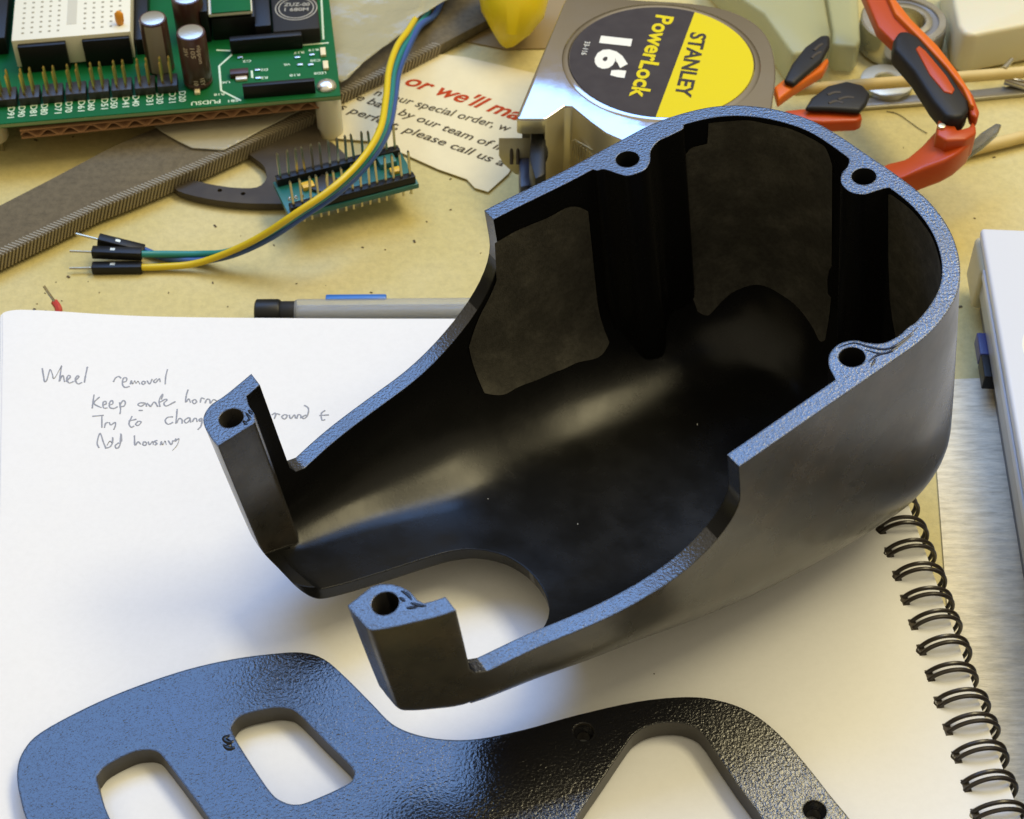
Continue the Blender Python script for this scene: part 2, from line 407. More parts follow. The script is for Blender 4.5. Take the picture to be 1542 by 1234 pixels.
def prism_l(px, z1, z0, k=4, closed=True, raw=None):
    pts = raw or smooth_path([L(*a) for a in px], k, True)
    return G().prism([p+Vector((0, 0, z1)) for p in pts], (0, 0, z0-z1)).obj('p', M_in, smooth=False)
B1 = [(870,236),(895,256),(908,255),(920,258),(931,262),(945,265),(960,261),(972,255),(979,243),(980,228),(991,213),(1012,203),(1030,190),(1000,170),(930,200)]
B2 = [(1245,205),(1267,226),(1278,238),(1277,250),(1268,262),(1267,276),(1280,289),(1301,293),(1318,288),(1343,283),(1368,296),(1400,310),(1380,270),(1310,220)]
B3 = [(1215,618),(1240,600),(1256,588),(1258,572),(1249,553),(1249,535),(1263,519),(1286,513),(1308,517),(1331,517),(1354,506),(1378,488),(1420,490),(1340,570),(1240,640)]
B4 = [(372,584),(371,596),(374,610),(383,624),(384,636),(372,648),(355,659),(341,666),(328,672),(300,650),(290,615),(330,580),(368,560),(380,562)]
B5 = [(674,906),(655,909),(641,910),(628,904),(618,892),(604,884),(590,880),(572,880),(556,885),(540,899),(523,913),(505,930),(560,985),(700,935)]
# sharp corners are kept where the mouldings end
for Bp, k, deep in ((B1,4,-9),(B2,4,-9),(B3,4,-9),(B4,1,-8.7),(B5,1,-8.3)):
    boolean(O_in, prism_l(Bp, 1.0, deep, raw=[L(*a) for a in Bp] if k == 1 else None), 'DIFFERENCE')
boolean(O_out, O_in, 'DIFFERENCE')
# side openings: one cut right across, from behind the front posts to the round end
fa, fb = L(386, 573), L(676, 906); ra, rb = L(730, 318), L(1113, 703)
ext = (rb-ra).normalized()
axd = Vector((-ext.y, ext.x, 0))
if axd.dot(S1-S0) < 0: axd = -axd
def side_cut(front, rear, lo, away):
    """opening in one side wall: profile along the wall, extruded across it"""
    u0 = front.dot(axd); u1 = rear.dot(axd)
    prof = [(u0, 1), (u0, -lo+.35), (u0+.10, -lo+.12), (u0+.32, -lo), *[(u1-3.2*(1-math.cos(a)), -.85-(lo-.85)*math.sin(a)) for a in [R_(90-6*i) for i in range(16)]], (u1, 1)]
    base = ext*((front+rear)*.5).dot(ext)
    g = G(); n = len(prof)
    a = [base+axd*u+ext*away*-2.6+Vector((0, 0, z)) for u, z in prof]; b = [base+axd*u+ext*away*4.5+Vector((0, 0, z)) for u, z in prof]
    g.add(a+b, [list(range(n)), list(range(2*n-1, n-1, -1))]+[[i, n+i, n+(i+1) % n, (i+1) % n] for i in range(n)])
    return g.obj('c', M_in, smooth=False)
print('AXIS', 'fa', fa, 'fb', fb, 'ra', ra, 'rb', rb, 'u', fa.dot(axd), fb.dot(axd), ra.dot(axd), rb.dot(axd))
boolean(O_out, side_cut(fa, ra, 3.05, -1), 'DIFFERENCE')
boolean(O_out, side_cut(fb, rb, 2.45, 1), 'DIFFERENCE')
# open front between the posts, down to the floor
FC = [(384,637),(328,672),(300,690),(440,960),(523,913),(562,882),(560,830),(430,640)]
def prism_d(pts, up, dn):
    g = G(); n = len(pts)
    top = [Vector((p.x, p.y, up(p))) for p in pts]; bot = [Vector((p.x, p.y, dn(p))) for p in pts]
    g.add(top+bot, [list(range(n)), list(range(2*n-1, n-1, -1))]+[[i, n+i, n+(i+1) % n, (i+1) % n] for i in range(n)])
    return g.obj('p', M_in, smooth=False)
boolean(O_out, prism_d([L(*a) for a in FC], lambda p: 1.0, lambda p: -D(p)+.44), 'DIFFERENCE')
# slot in the floor, at floor level
def Lf(x, y, w):
    o = ORG+NRM*w; p = Pp(x, y, o, NRM)-o; return Vector((p.dot(E1), p.dot(E2), 0))
def Lfl(x, y):
    q = L(x, y)
    for _ in range(8): q = Lf(x, y, -(D(q)-TH))
    return q
c0 = Lfl(715, 912); rS = 1.47
d0 = (Lfl(500, 882)-Lfl(650, 840)).normalized(); pp = Vector((-d0.y, d0.x, 0))
pts = [c0-d0*math.sin(a)*-1*-rS+pp*math.cos(a)*rS for a in [i/20*math.pi for i in range(21)]]
pts = [c0+pp*math.cos(a)*rS-d0*math.sin(a)*rS for a in [i/20*math.pi for i in range(21)]]
pts += [pts[-1]+d0*9, pts[0]+d0*9]
arcpx = [(428,874),(448,884),(472,888),(500,884),(575,862),(650,838),(688,829),(722,828),(762,838),(796,860),(818,888),(827,918),(820,944),(802,965),(772,979),(742,990),(706,1003)]
pts = smooth_path([Lfl(*a) for a in arcpx], 4)
for q in ((500,884),(575,862),(650,838),(706,1003)): print('SLOT', q, Lfl(*q))
for q in ((674,906),(645,909),(610,890),(572,880),(523,912),(328,671),(440,800)): print('RIM', q, L(*q))
pts += [L(*a) for a in ((668,912),(645,915),(610,915),(560,918),(522,918),(490,930),(400,860),(330,790))]
boolean(O_out, prism_d(pts, lambda p: -D(p)+.75, lambda p: -D(p)-2.0), 'DIFFERENCE')
# screw holes
for (x, y), r, dp in (((945,240),.255,2.5), ((1301,266),.255,2.5), ((1283,538),.255,2.5), ((348,630),.25,2.5), ((580,909),.25,2.5)):
    c = L(x, y)
    g = G().lathe(c+Vector((0, 0, -dp)), [(r*.95, 0), (r, dp-.05), (r*1.12, dp+.1), (r*1.12, dp+1)], 24)
    boolean(O_out, g.obj('h', M_in, smooth=False), 'DIFFERENCE')
me = O_out.data; me.materials.clear()
for m in (M_rim, M_in, M_out, M_bore): me.materials.append(m)
bb = bmesh.new(); bb.from_mesh(me); bmesh.ops.remove_doubles(bb, verts=bb.verts, dist=1e-4)
holes = [L(*a) for a in ((945,240),(1301,266),(1283,538),(348,630),(580,909))]
for f in bb.faces:
    c = f.calc_center_median(); n = f.normal
    q = toward(Vector((c.x, c.y, 0)), 1e3); q = Vector((q.x, q.y, 0)); v = Vector((c.x, c.y, 0))
    ax = S1-S0; t = max(0, min(1, (v-S0).dot(ax)/ax.length_squared)); sp = S0+ax*t
    outw = (v-sp)
    if n.z > .8 and c.z > -3.4: f.material_index = 0
    elif min((v-h).length for h in holes) < .32 and c.z > -2.6: f.material_index = 3
    elif n.z < -.3: f.material_index = 2
    elif n.z > .35: f.material_index = 1
    else: f.material_index = 2 if n.dot(outw) > 0 else 1
    if n.z < .8 and v.dot(axd) < L(383, 628).dot(axd) and c.z > DN+.5: f.material_index = 2
for f in bb.faces: f.smooth = True
for e in bb.edges:
    if len(e.link_faces) == 2 and e.calc_face_angle(0) > R_(28) and not all(f.normal.z > .55 and f.calc_center_median().z < -2.8 for f in e.link_faces): e.smooth = False
bb.to_mesh(me); bb.free()
hs = thing('plastic_housing', 'large open black plastic housing with screw bosses and a slotted floor on the notebook', 'housing')
hs.matrix_world = FRAME
O_out.name = 'shell'; O_out.parent = hs
low = min((FRAME @ v.co).z for v in me.vertices); print('HOUSING LOWEST z', low)
# dull unsanded areas on the inside of the walls
def wall_patch(pA, pB, ztop, zbot, name='scuffed_patch'):
    i0 = min(range(len(inner)), key=lambda i: (inner[i]-L(*pA)).length); i1 = min(range(len(inner)), key=lambda i: (inner[i]-L(*pB)).length)
    n = len(inner)
    seq = []; i = i0; stepi = 1 if (i1-i0) % n < n/2 else -1
    while True:
        seq.append(inner[i])
        if i == i1: break
        i = (i+stepi) % n
    seq = smooth_path(seq, 3); K = len(seq); NZ = 14; vs = []; fs = []
    for j in range(NZ+1):
        for i, p in enumerate(seq):
            s = i/(K-1); e = min(s, 1-s)*K/6
            rnd = max(0, 1-e)**2*.45
            dd = D(p)-TH; zt = ztop(s, p)-rnd-.05*noise.noise(p*1.5); zb = -dd+zbot(s)+rnd*.6+.06*noise.noise(p*1.3+Vector((5, 0, 0)))
            z = zt+(zb-zt)*j/NZ
            R2 = RV(p, RF-TH*.6); zz = -(dd-R2); d = (.12+bulge(p))*min(1, z/zz)
            if z < zz:
                a = math.asin(min(1, (zz-z)/R2)); d = .12+bulge(p)+R2*(1-math.cos(a))
            vs.append(toward(p, d+.02)+Vector((0, 0, z)))
    for j in range(NZ): fs += [[j*K+i, j*K+i+1, (j+1)*K+i+1, (j+1)*K+i] for i in range(K-1)]
    o = G().add(vs, fs).obj(name, M_rough, hs, recalc=False); return o
_u1 = ra.dot(axd)
def edge_top(s, p):
    k = _u1-p.dot(axd)
    if k < .12: return -.62-.1*s
    k = min(3.15, k); a = math.acos(max(-1, 1-k/3.2)); return -.85-2.2*math.sin(a)-.16
wall_patch((655,363), (885,262), edge_top, lambda s: .95+.1*math.sin(s*3))
wall_patch((1020,196), (1258,222), lambda s, p: -.14 if s > .16 else -.75, lambda s: .75+.8*math.sin(math.pi*s))
wall_patch((1330,280), (1425,440), lambda s, p: -.12, lambda s: 1.2)

# ------------------------------------------------------------------ flat plate
ZT = ZP+.55
pl_out = [(26,1160),(36,1130),(62,1103),(130,1066),(200,1036),(280,1009),(350,993),(410,985),(455,983),(488,993),(520,1020),(560,1060),(590,1090),(625,1106),(670,1114),(720,1113),(790,1099),(870,1077),(960,1057),(1035,1050),(1085,1056),(1130,1073),(1172,1105),(1212,1150),(1250,1198),(1290,1250),(1300,1300),(1240,1360),(1100,1395),(900,1400),(600,1400),(300,1400),(120,1350),(50,1255),(30,1200)]
slA = [(147,1178),(149,1166),(162,1152),(195,1135),(216,1130),(236,1132),(250,1146),(285,1192),(318,1238),(350,1290),(330,1312),(280,1325),(240,1318),(200,1280),(165,1232)]
slB = [(350,1104),(352,1090),(366,1077),(408,1067),(431,1067),(449,1075),(490,1116),(529,1155),(533,1169),(522,1182),(467,1207),(445,1212),(427,1208),(408,1194),(375,1146)]
slC = [(867,1234),(910,1170),(946,1117),(958,1104),(976,1094),(1001,1089),(1028,1090),(1050,1098),(1064,1112),(1076,1130),(1110,1180),(1148,1234),(1170,1290),(1130,1330),(900,1330),(840,1290)]
pt = thing('mounting_plate', 'flat glossy black orange peel textured plate with three cut outs at the bottom', 'plate', P(600, 1200, ZP))
PO = pt.location.copy()
def Lp(pts, k=4): return smooth_path([P(x, y, ZT)-PO for x, y in pts], k, True)
pl = G().prism([p for p in Lp(pl_out)], (0, 0, -.48)).obj('plate_body', M_plate, pt, smooth=False)
for s_ in (slA, slB, slC):
    boolean(pl, G().prism([p+Vector((0, 0, .3)) for p in Lp(s_)], (0, 0, -2)).obj('c', M_plate, pt, smooth=False), 'DIFFERENCE')
for (x, y), r in (((879,1103),.22), ((1227,1221),.24)):
    c = P(x, y, ZT)-PO
    boolean(pl, G().lathe(c, [(r*.6, -2), (r*.6, -.2), (r, -.06), (r*1.05, .3)], 24).obj('c', M_plate, pt, smooth=False), 'DIFFERENCE')
pm = pl.data; pm.materials.clear(); pm.materials.append(M_plate); pm.materials.append(M_plate_s)
bb = bmesh.new(); bb.from_mesh(pm)
for f in bb.faces:
    f.smooth = True; f.material_index = 0 if f.normal.z > .5 else 1
for e in bb.edges:
    if len(e.link_faces) == 2 and e.calc_face_angle(0) > R_(30): e.smooth = False
bb.to_mesh(pm); bb.free()

# glossy dried smears of glue on the bosses and the plate
M_glue = mat('glossy_black_smear', (.003, .003, .004), .08, ior=1.35)
def smear(lines, conv, parent, r=.03):
    g = G()
    for ln_ in lines:
        pts = smooth_path([conv(*q) for q in ln_], 5); n = len(pts)
        g.tube(pts, [r*(.3+.9*math.sin(math.pi*(i+.5)/n)) for i in range(n)], 6, flat=.35)
    o = g.obj('glue_smear', M_glue, parent); return o
LZ = lambda x, y: L(x, y)+Vector((0, 0, .004))
smear([[(604,890),(614,896),(620,904)], [(618,908),(630,912),(642,913)], [(602,900),(610,906)], [(612,916),(628,915)]], LZ, hs, .03)
smear([[(1262,524),(1285,517),(1310,523),(1336,526),(1360,513),(1382,493)], [(1302,527),(1330,533),(1352,522),(1376,503)], [(1308,545),(1322,535),(1345,530)], [(1312,552),(1318,541)]], LZ, hs, .024)
smear([[(370,622),(376,630),(371,636)], [(374,618),(380,624)], [(366,634),(372,640)]], LZ, hs, .03)
smear([[(346,1107),(338,1112),(345,1118),(352,1116)], [(336,1122),(345,1127),(354,1126)], [(348,1120),(340,1128)]], lambda x, y: P(x, y, ZT+.004)-PO, pt, .05)
# ------------------------------------------------------------------ tape measure
M_chrome = mat('chrome', (.46, .44, .45), .10, metal=1, bump=(90, .06, .0006), rvar=(90, .05, .14))
M_chrome_s = mat('chrome_painted_reflection', (.66, .60, .42), .38, metal=.75, bump=(400, .1, .0002))  # khaki reflection of card and desk painted into the chrome colour
M_black = mat('black_plastic', (.008, .008, .008), .4, ior=1.33)
M_blackm = mat('black_rubber', (.018, .017, .016), .6, ior=1.3, bump=(900, .15, .0002))
M_yel = mat('label_yellow', (.64, .53, .004), .5, ior=1.25, var=(300, .25, (.60, .50, .02), .5, .8))
M_lblack = mat('label_black', (.040, .032, .030), .5, ior=1.25, var=(200, .3, (.07, .06, .055)))
M_lwhite = mat('label_white', (.75, .74, .66), .4)
M_tab = mat('tarnished_steel', (.42, .38, .24), .38, metal=.6, bump=(900, .15, .0002), var=(150, .4, (.30, .25, .14)))
ZM = 2.9
tm = thing('tape_measure', 'chrome tape measure with a round yellow and black sticker behind the housing', 'tape measure', P(980, 110, 0))
TO = tm.location.copy()
def T(x, y, z=ZM): return P(x, y, z)-TO
case = [(v.x, v.y) for v in smooth_path([Vector((x, y, 0)) for x, y in [(848,6),(853,-1),(868,-5),(910,-5),(960,0),(1040,5),(1098,16),(1138,36),(1160,64),(1168,105),(1164,150),(1152,210),(1130,245),(1080,258),(1010,245),(965,224),(912,200)]], 3)]+[(890,184),(862,160.5),(850,160),(824,178.5),(819,180),(783,180),(778,178),(779,173)]
cs = [T(*c) for c in case]
cs_o = G().prism([c-Vector((0, 0, .0)) for c in cs], (0, 0, -ZM+.35)).obj('case', M_chrome, tm, bevel=.15, seg=5, ang=25)
boolean(cs_o, G().prism([Vector((c.x, c.y, ZM-.50)) for c in [T(*q) for q in ((755,225),(762,160),(800,152),(818,166),(822,184),(826,225))]], (0, 0, -2.3)).obj('c', M_black, tm, smooth=False), 'DIFFERENCE')
inn = [c + (Vector((cs[0].x, cs[0].y, c.z))*0) for c in cs]
ctr = sum(cs, Vector())/len(cs)
G().prism([c+(ctr-c).normalized()*.08+Vector((0, 0, -ZM+.36)) for c in cs], (0, 0, -.34)).obj('case_back', M_chrome_s, tm, bevel=.05)
cs_o.data.materials.append(M_chrome_s)
for f in cs_o.data.polygons:
    if abs(f.normal.z) < .25: f.material_index = 1
# ribbed grip and mouth frame on the near side
q0, q1 = T(858, 166), T(985, 236); dq = (q1-q0).normalized(); nq = Vector((dq.y, -dq.x, 0)); nq = nq if nq.y < 0 else -nq
g = G()
M3 = Matrix((dq, nq, Vector((0, 0, 1)))).transposed()
for k in range(26):
    g.box(q0+dq*(.15+k*.1)+nq*.01+Vector((0, 0, -1.25-.012*k)), (.045, .05, .55), M3)
g.box(q0+dq*1.5+nq*.01+Vector((0, 0, -.92)), (2.6, .04, .04), M3)
g.obj('grip_ribs', M_chrome_s, tm)
q2 = T(822, 184)
# sticker
sc_ = T(995.5, 92.5, ZM+.0); SR = 2.62
ring = G().lathe(sc_, [(SR+.20, .0), (SR+.15, .045), (SR+.04, .05), (SR, .012), (SR-.3, .010), (SR-.3, -.02), (SR+.2, -.02)], 72, closed=True)
ring.obj('sticker_lip', M_chrome, tm)
a, b_ = T(1046, 20), T(990.5, 169)
ld = (b_-a).normalized(); ln = Vector((-ld.y, ld.x, 0)); ln = ln if ln.x > 0 else -ln
off = (a-sc_).dot(ln)
def seg(sgn):
    pts = []
    for i in range(97):
        t = 2*math.pi*i/96; v = Vector((math.cos(t), math.sin(t), 0))*(SR-.01); d = v.dot(ln)
        if (d-off)*sgn < 0:  # clamp on the chord
            continue
        pts.append(v)
    return pts
ch = math.sqrt(max(0, (SR-.01)**2-off**2))
arcs = {}
for sgn, mm, nm in ((1, M_yel, 'yellow_sticker'), (-1, M_lblack, 'black_sticker')):
    e0 = ln*off+ld*ch; e1 = ln*off-ld*ch
    a0 = math.atan2(e0.y, e0.x); a1 = math.atan2(e1.y, e1.x)
    if sgn > 0: aa, ab = a0, a1
    else: aa, ab = a1, a0
    # sweep the arc that lies on our side
    def arc(aa, ab, dr):
        dlt = (ab-aa) % (2*math.pi)
        if dr < 0: dlt -= 2*math.pi
        return [Vector((math.cos(aa+dlt*i/64), math.sin(aa+dlt*i/64), 0))*(SR-.01) for i in range(65)]
    A_ = arc(aa, ab, 1)
    if (A_[32].dot(ln)-off)*sgn < 0: A_ = arc(aa, ab, -1)
    G().prism([sc_+p+Vector((0, 0, .028)) for p in A_], (0, 0, -.02)).obj(nm, mm, tm, smooth=False)
ZL = Vector((0, 0, .034))
def tl(name, s, A, B, m, h, **k):
    A, B = T(*A), T(*B); X = (B-A).normalized(); Y = Vector((-X.y, X.x, 0))
    return text_on(name, s, A+ZL, B+ZL, Y, m, tm, height=h, **k)
tl('lettering', 'STANLEY', (1041,50), (1016,146), M_lblack, .46, bold=.025)
tl('lettering', 'PowerLock', (989,24), (948,147), M_yel, .52, bold=.028)
tl('lettering', "16'", (908,56), (893,114), M_lwhite, .84, bold=.05)
tl('lettering', '33-116', (881,64), (875,84), M_lwhite, .16)
# black lock lever, blade end and hook
G().prism([T(800,188,2.2), T(812,187,2.2), T(822,206,2.2), T(822,262,2.2), T(806,270,2.2), T(797,240,2.2)], (0, 0, -1.7)).obj('lock_lever', M_black, tm, bevel=.06)
G().tube([T(808,198,2.35), T(806,190,2.6), T(812,184,2.6)], .10, 8).obj('lock_tip', M_black, tm)
G().lathe(T(812,232,1.75), [(.33, -.06), (.33, .06), (.16, .10), (.1, .04)], 24, Vector((-.75, -.45, .4))).obj('button', M_blackm, tm, bevel=.02)
G().prism([T(781,232,1.3), T(800,228,1.3), T(806,262,1.3), T(800,279,1.3), T(783,282,1.3)], (0, 0, -1.0)).obj('toe_pad', mat('blue_black_rubber', (.03, .035, .06), .4), tm, bevel=.08)
hk = [(751,208),(802,208),(803,245),(797,265),(775,262),(758,247),(751,235)]
hv = [T(x, y, 1.9-(y-208)*.020) for x, y in hk]
G().prism(hv, (.02, .05, -.06)).obj('blade_hook', M_tab, tm, bevel=.015)
hc = T(775, 236, 1.36)
M_dk = mat('dark_slot', (.03, .02, .01), .6)
for sx in (-.09, .09):
    G().tube([hc+Vector((sx, .20, .30)), hc+Vector((sx, 0, .06)), hc+Vector((sx, -.17, -.15))], .05, 8).obj('slot', M_dk, tm)

# ------------------------------------------------------------------ printed card
M_card = mat('card', (.70, .62, .40), .8, fine=(120, .06), ior=1.3, bump=(600, .05, .0001))
cd = thing('card', 'torn edged thank you card with orange heading lying under the tape measure', 'card', P(650, 180, 0))
CO = cd.location.copy()
cp = [(500,150),(600,108),(665,82),(700,86),(812,112),(800,205),(765,262),(735,289),(715,283),(703,270),(660,255),(600,228),(560,213),(500,208),(478,190)]
G().prism([P(x, y, .09)-CO for x, y in cp], (0, 0, -.03)).obj('sheet', M_card, cd, smooth=False)
M_red = mat('ink_red', (.42, .05, .012), .9, ior=1.2); M_ink = mat('ink_grey', (.085, .07, .045), .9, ior=1.2)
def ct(s, A, B, m, h, sh=.2, bo=.012):
    A, B = P(*A, .095)-CO, P(*B, .095)-CO; X = (B-A).normalized()
    text_on('lettering', s, A, B, Vector((-X.y, X.x, 0)), m, cd, height=h, shear=sh, bold=bo)
ct("or we'll ma", (608,127), (779,182), M_red, .60, .35, .02)
ct('n your special order, w', (562,143), (766,199), M_ink, .34)
ct('be back by our team of in', (524,146), (757,229), M_ink, .34)
ct('s perfect, please call us a', (508,164), (756,251), M_ink, .34)

# ------------------------------------------------------------------ files (toothed steel)
M_file = mat('file_steel', (.145, .118, .072), .75, ior=1.3, fine=(500, .3), bump=[(1800, .5, .0003, 2)], var=(40, .5, (.11, .09, .06)))
M_tooth = mat('file_tooth_steel', (.30, .25, .16), .5, metal=.4)
def file_obj(label, outline, z, th, edge, pitch, span):
    t = thing('file', label, 'file', P(*outline[0], 0), 'steel files')
    o = t.location.copy()
    G().prism([P(x, y, z)-o for x, y in outline], (0, 0, -th)).obj('blade', M_file, t, bevel=.03)
    path = [P(x, y, z) for x, y in edge]; g = G(); d = 0
    L_ = []; 
    for a, b in zip(path, path[1:]):
        n = max(1, int((b-a).length/pitch)); L_ += [(a.lerp(b, i/n), (b-a).normalized()) for i in range(n)]
    for p, dr in L_:
        nn = Vector((dr.y, -dr.x, 0)); nn = nn if nn.y < 0 else -nn
        MM = Matrix((dr, nn, Vector((0, 0, 1)))).transposed()
        MM = MM @ Matrix.Rotation(.35, 3, 'Y')
        g.box(p-o+Vector((0, 0, -th/2+.01))+nn*.008, (pitch*.45, .05, th*.98), MM)
        # teeth run a little way over the face
        g.box(p-o-nn*.14+Vector((0, 0, .004)), (pitch*.40, .26, .02), Matrix.Rotation(.5, 3, 'Z') @ Matrix((dr, nn, Vector((0, 0, 1)))).transposed())
    tt = g.obj('teeth', M_tooth, t, smooth=False); tt['kind'] = 'stuff'
    return t
file_obj('long flat steel file reaching from the left edge to under the circuit board',
    [(-60,338),(0,309),(80,268),(163,224),(211,202),(270,178),(350,150),(470,118),(482,140),(474,172),(400,205),(299,252),(190,297),(146,314),(60,356),(0,385),(-60,412)], .62, .50,
    [(-60,412),(0,385),(60,356),(146,314),(190,297),(299,252),(400,205),(474,172)], .105, 1)
file_obj('steel file under the plastic bag beside the yellow object',
    [(495,140),(514,143),(621,90),(729,33),(800,-6),(780,-60),(680,-60),(560,0),(470,60),(470,110)], .45, .34,
    [(514,143),(621,90),(665,67)], .125, 1)

# ------------------------------------------------------------------ thin dark steel plate with holes
dk = G().prism([P(x, y, .30) for x, y in smooth_path([Vector((x, y, 0)) for x, y in [(262,283),(295,296),(351,305),(402,307),(450,305),(500,290),(530,250),(500,215),(480,205),(477,160),(440,160),(380,190),(320,240),(280,262)]], 3, True) for _ in [0]] if False else [P(v.x, v.y, .30) for v in smooth_path([Vector((x, y, 0)) for x, y in [(262,283),(295,296),(351,305),(402,307),(450,305),(500,290),(530,250),(500,215),(482,205),(477,165),(440,160),(380,190),(320,240),(285,265)]], 3, True)], (0, 0, -.22)).obj('steel_plate', [mat('dark_steel', (.045, .035, .024), .5, metal=.15, ior=1.35, bump=(300, .1, .0003), var=(80, .5, (.10, .08, .05)))], smooth=False)
def cutp(o, px, z=.3):
    boolean(o, G().prism([P(v.x, v.y, z+.3) for v in smooth_path([Vector((x, y, 0)) for x, y in px], 3, True)], (0, 0, -2)).obj('c', M_black, smooth=False), 'DIFFERENCE')
cutp(dk, [(270,250),(300,262),(330,268),(356,271),(385,270),(399,258),(397,240),(384,228),(360,215),(320,220)])
for hx, hy in ((331,287), (366,292), (440,200)):
    boolean(dk, G().lathe(P(hx, hy, .3), [(.07, -1), (.07, .5)], 14).obj('c', M_black, smooth=False), 'DIFFERENCE')
dk.data.materials.clear(); dk.data.materials.append(MATS['dark_steel'])
tag(dk, 'dark curved steel plate with small holes between the file and the small board', 'plate')

# ------------------------------------------------------------------ small microcontroller board
M_teal = mat('teal_solder_mask', (.015, .13, .12), .35, ior=1.5, var=(250, .4, (.01, .09, .09)))
M_pin = mat('tinned_pin', (.55, .50, .36), .28, metal=.9)
M_gold = mat('gold_pin', (.66, .50, .16), .28, metal=.9)
M_cream = mat('silk_white', (.72, .74, .62), .6)
M_brown = mat('chip_black', (.022, .020, .018), .4)
bd = thing('microcontroller_board', 'small teal circuit board with two rows of upright pins under the jumper wires', 'circuit board', P(436, 327, 1.0))
BO = bd.location.copy()
X = P(631, 277, 1.0)-BO; X.z = 0; bx = X.normalized(); BL_ = X.length
Yv = P(393, 281, 1.0)-BO; by = Vector((-bx.y, bx.x, 0)); BW = max(1.6, min(2.0, Yv.dot(by)))
BM3 = Matrix((bx, by, Vector((0, 0, 1)))).transposed()
def B(u, v, z=0): return bx*u+by*v+Vector((0, 0, z))
G().box(B(BL_/2, BW/2, -.08), (BL_, BW, .16), BM3).obj('board', M_teal, bd, bevel=.02)
npn = 15; pt_ = BL_/(npn+.6)
pinmesh = None
for row, v in ((0, .16), (1, BW-.16)):
    G().box(B(BL_/2, v, .13), (pt_*npn, .24, .25), BM3).obj('header_strip', M_black, bd, bevel=.02)
    for k in range(npn):
        u = BL_/2+(k-(npn-1)/2)*pt_
        if pinmesh is None:
            g = G().box((0, 0, .52), (.06, .06, 1.10)).add([(-.03,-.03,1.07),(.03,-.03,1.07),(.03,.03,1.07),(-.03,.03,1.07),(0,0,1.14)], [(0,1,4),(1,2,4),(2,3,4),(3,0,4)])
            g.box((0, 0, -.25), (.055, .055, .35))
            pinmesh = g.obj('pin', M_pin, bd, smooth=False); o = pinmesh
        else: o = pinmesh.copy(); COL.objects.link(o); o.parent = bd
        o.location = B(u, v)
        o.rotation_euler = (random.uniform(-.03, .03), random.uniform(-.04, .04), math.atan2(bx.y, bx.x))
G().box(B(BL_*.36, BW*.52, .05), (.7, .7, .10), Matrix.Rotation(.78, 3, 'Z') @ BM3).obj('chip', M_brown, bd, bevel=.01)
G().box(B(.85, BW*.62, .07), (.34, .26, .14), BM3).obj('capacitor', mat('tantalum_yellow', (.65, .42, .03), .4), bd, bevel=.02)
G().box(B(BL_-.45, BW*.45, .06), (.30, .22, .12), BM3).obj('indicator_lamp', MATS['tantalum_yellow'], bd, bevel=.02)
G().box(B(BL_-.55, BW*.75, .10), (.5, .5, .2), BM3).obj('reset_button', mat('teal_button', (.03, .16, .17), .4), bd, bevel=.03)
for i in range(2):
    for j in range(3):
        G().lathe(B(.22+.18*j, BW*.28+.24*i+.1*j*0, .0), [(.06, 0), (.05, .05), (.02, .09)], 10).obj('solder_joint', mat('solder', (.75, .75, .72), .25, metal=.9) if 'solder' not in MATS else MATS['solder'], bd)
g = G(); lc = B(BL_*.5, BW*.56, .012)
for s_ in (-1, 1):
    pth = [lc+B(s_*.17+.15*math.cos(t), .15*math.sin(t)) for t in [i/16*2*math.pi for i in range(17)]]
    g.tube(pth, .032, 6, flat=.3)
g.obj('printed_emblem', M_cream, bd)
g = G()
for k in range(10): g.box(B(1.3+.09*k, BW*.62+.06*math.sin(k*2), .015), (.04, .16+.05*math.sin(k), .01), BM3)
g.obj('printed_marks', M_cream, bd, smooth=False)['kind'] = 'stuff'

# ------------------------------------------------------------------ big green board on stand-offs
ZB = 1.62
M_green = mat('green_solder_mask', (.003, .110, .030), .5, ior=1.2, bump=(500, .05, .0001), var=(120, .45, (.006, .08, .022)))
M_green_e = mat('board_edge', (.22, .30, .14), .5)
M_brd = mat('breadboard_plastic', (.70, .68, .55), .5, bump=(900, .05, .0001))
M_card2 = mat('corrugated_board', (.32, .165, .07), .85, bump=(800, .3, .0002), var=(100, .4, (.22, .10, .05)))
M_stand = mat('white_nylon', (.66, .62, .48), .45, sss=.1)
gb = thing('circuit_board', 'large green circuit board with white breadboard and black header blocks', 'circuit board', P(250, 120, 0))
GO = gb.location.copy()
def Q(x, y, z=ZB): return P(x, y, z)-GO
ga, gb_ = Q(0, 187), Q(513, 144)
gx = (gb_-ga).normalized(); gr = (Q(478, 0)-gb_).normalized(); gy = Vector((-gx.y, gx.x, 0))
GM3 = Matrix((gx, gy, Vector((0, 0, 1)))).transposed()
corner = gb_
def gp(u, v, z=0): return corner - gx*u + gy*v + Vector((0, 0, z))  # u leftwards from the near right corner, v away
G().prism([gp(0, 0), gp(0, 12), gp(16, 12), gp(16, 0)], (0, 0, -.16)).obj('board', M_green, gb, bevel=.015)
G().prism([gp(.0, -.006, -.03), gp(0, .03, -.03), gp(16, .03, -.03), gp(16, -.006, -.03)], (0, 0, -.10)).obj('board_edge', M_green_e, gb, smooth=False)
def puv(x, y, z=0):
    d = Q(x, y, ZB+z)-corner; return -d.dot(gx), d.dot(gy)
def Gbox(name, px, h, m, z=0, bev=.02, par=None, base=0):
    """block whose top outline (px, near-left, near-right, far right) is read at height h"""
    (u0, v0), (u1, _), (_, v2) = [puv(*p, z=h) for p in px]
    return G().box(gp((u0+u1)/2, (v0+v2)/2, (h+base)/2), (abs(u0-u1), abs(v2-v0), h-base), GM3).obj(name, m, par or gb, bevel=bev)
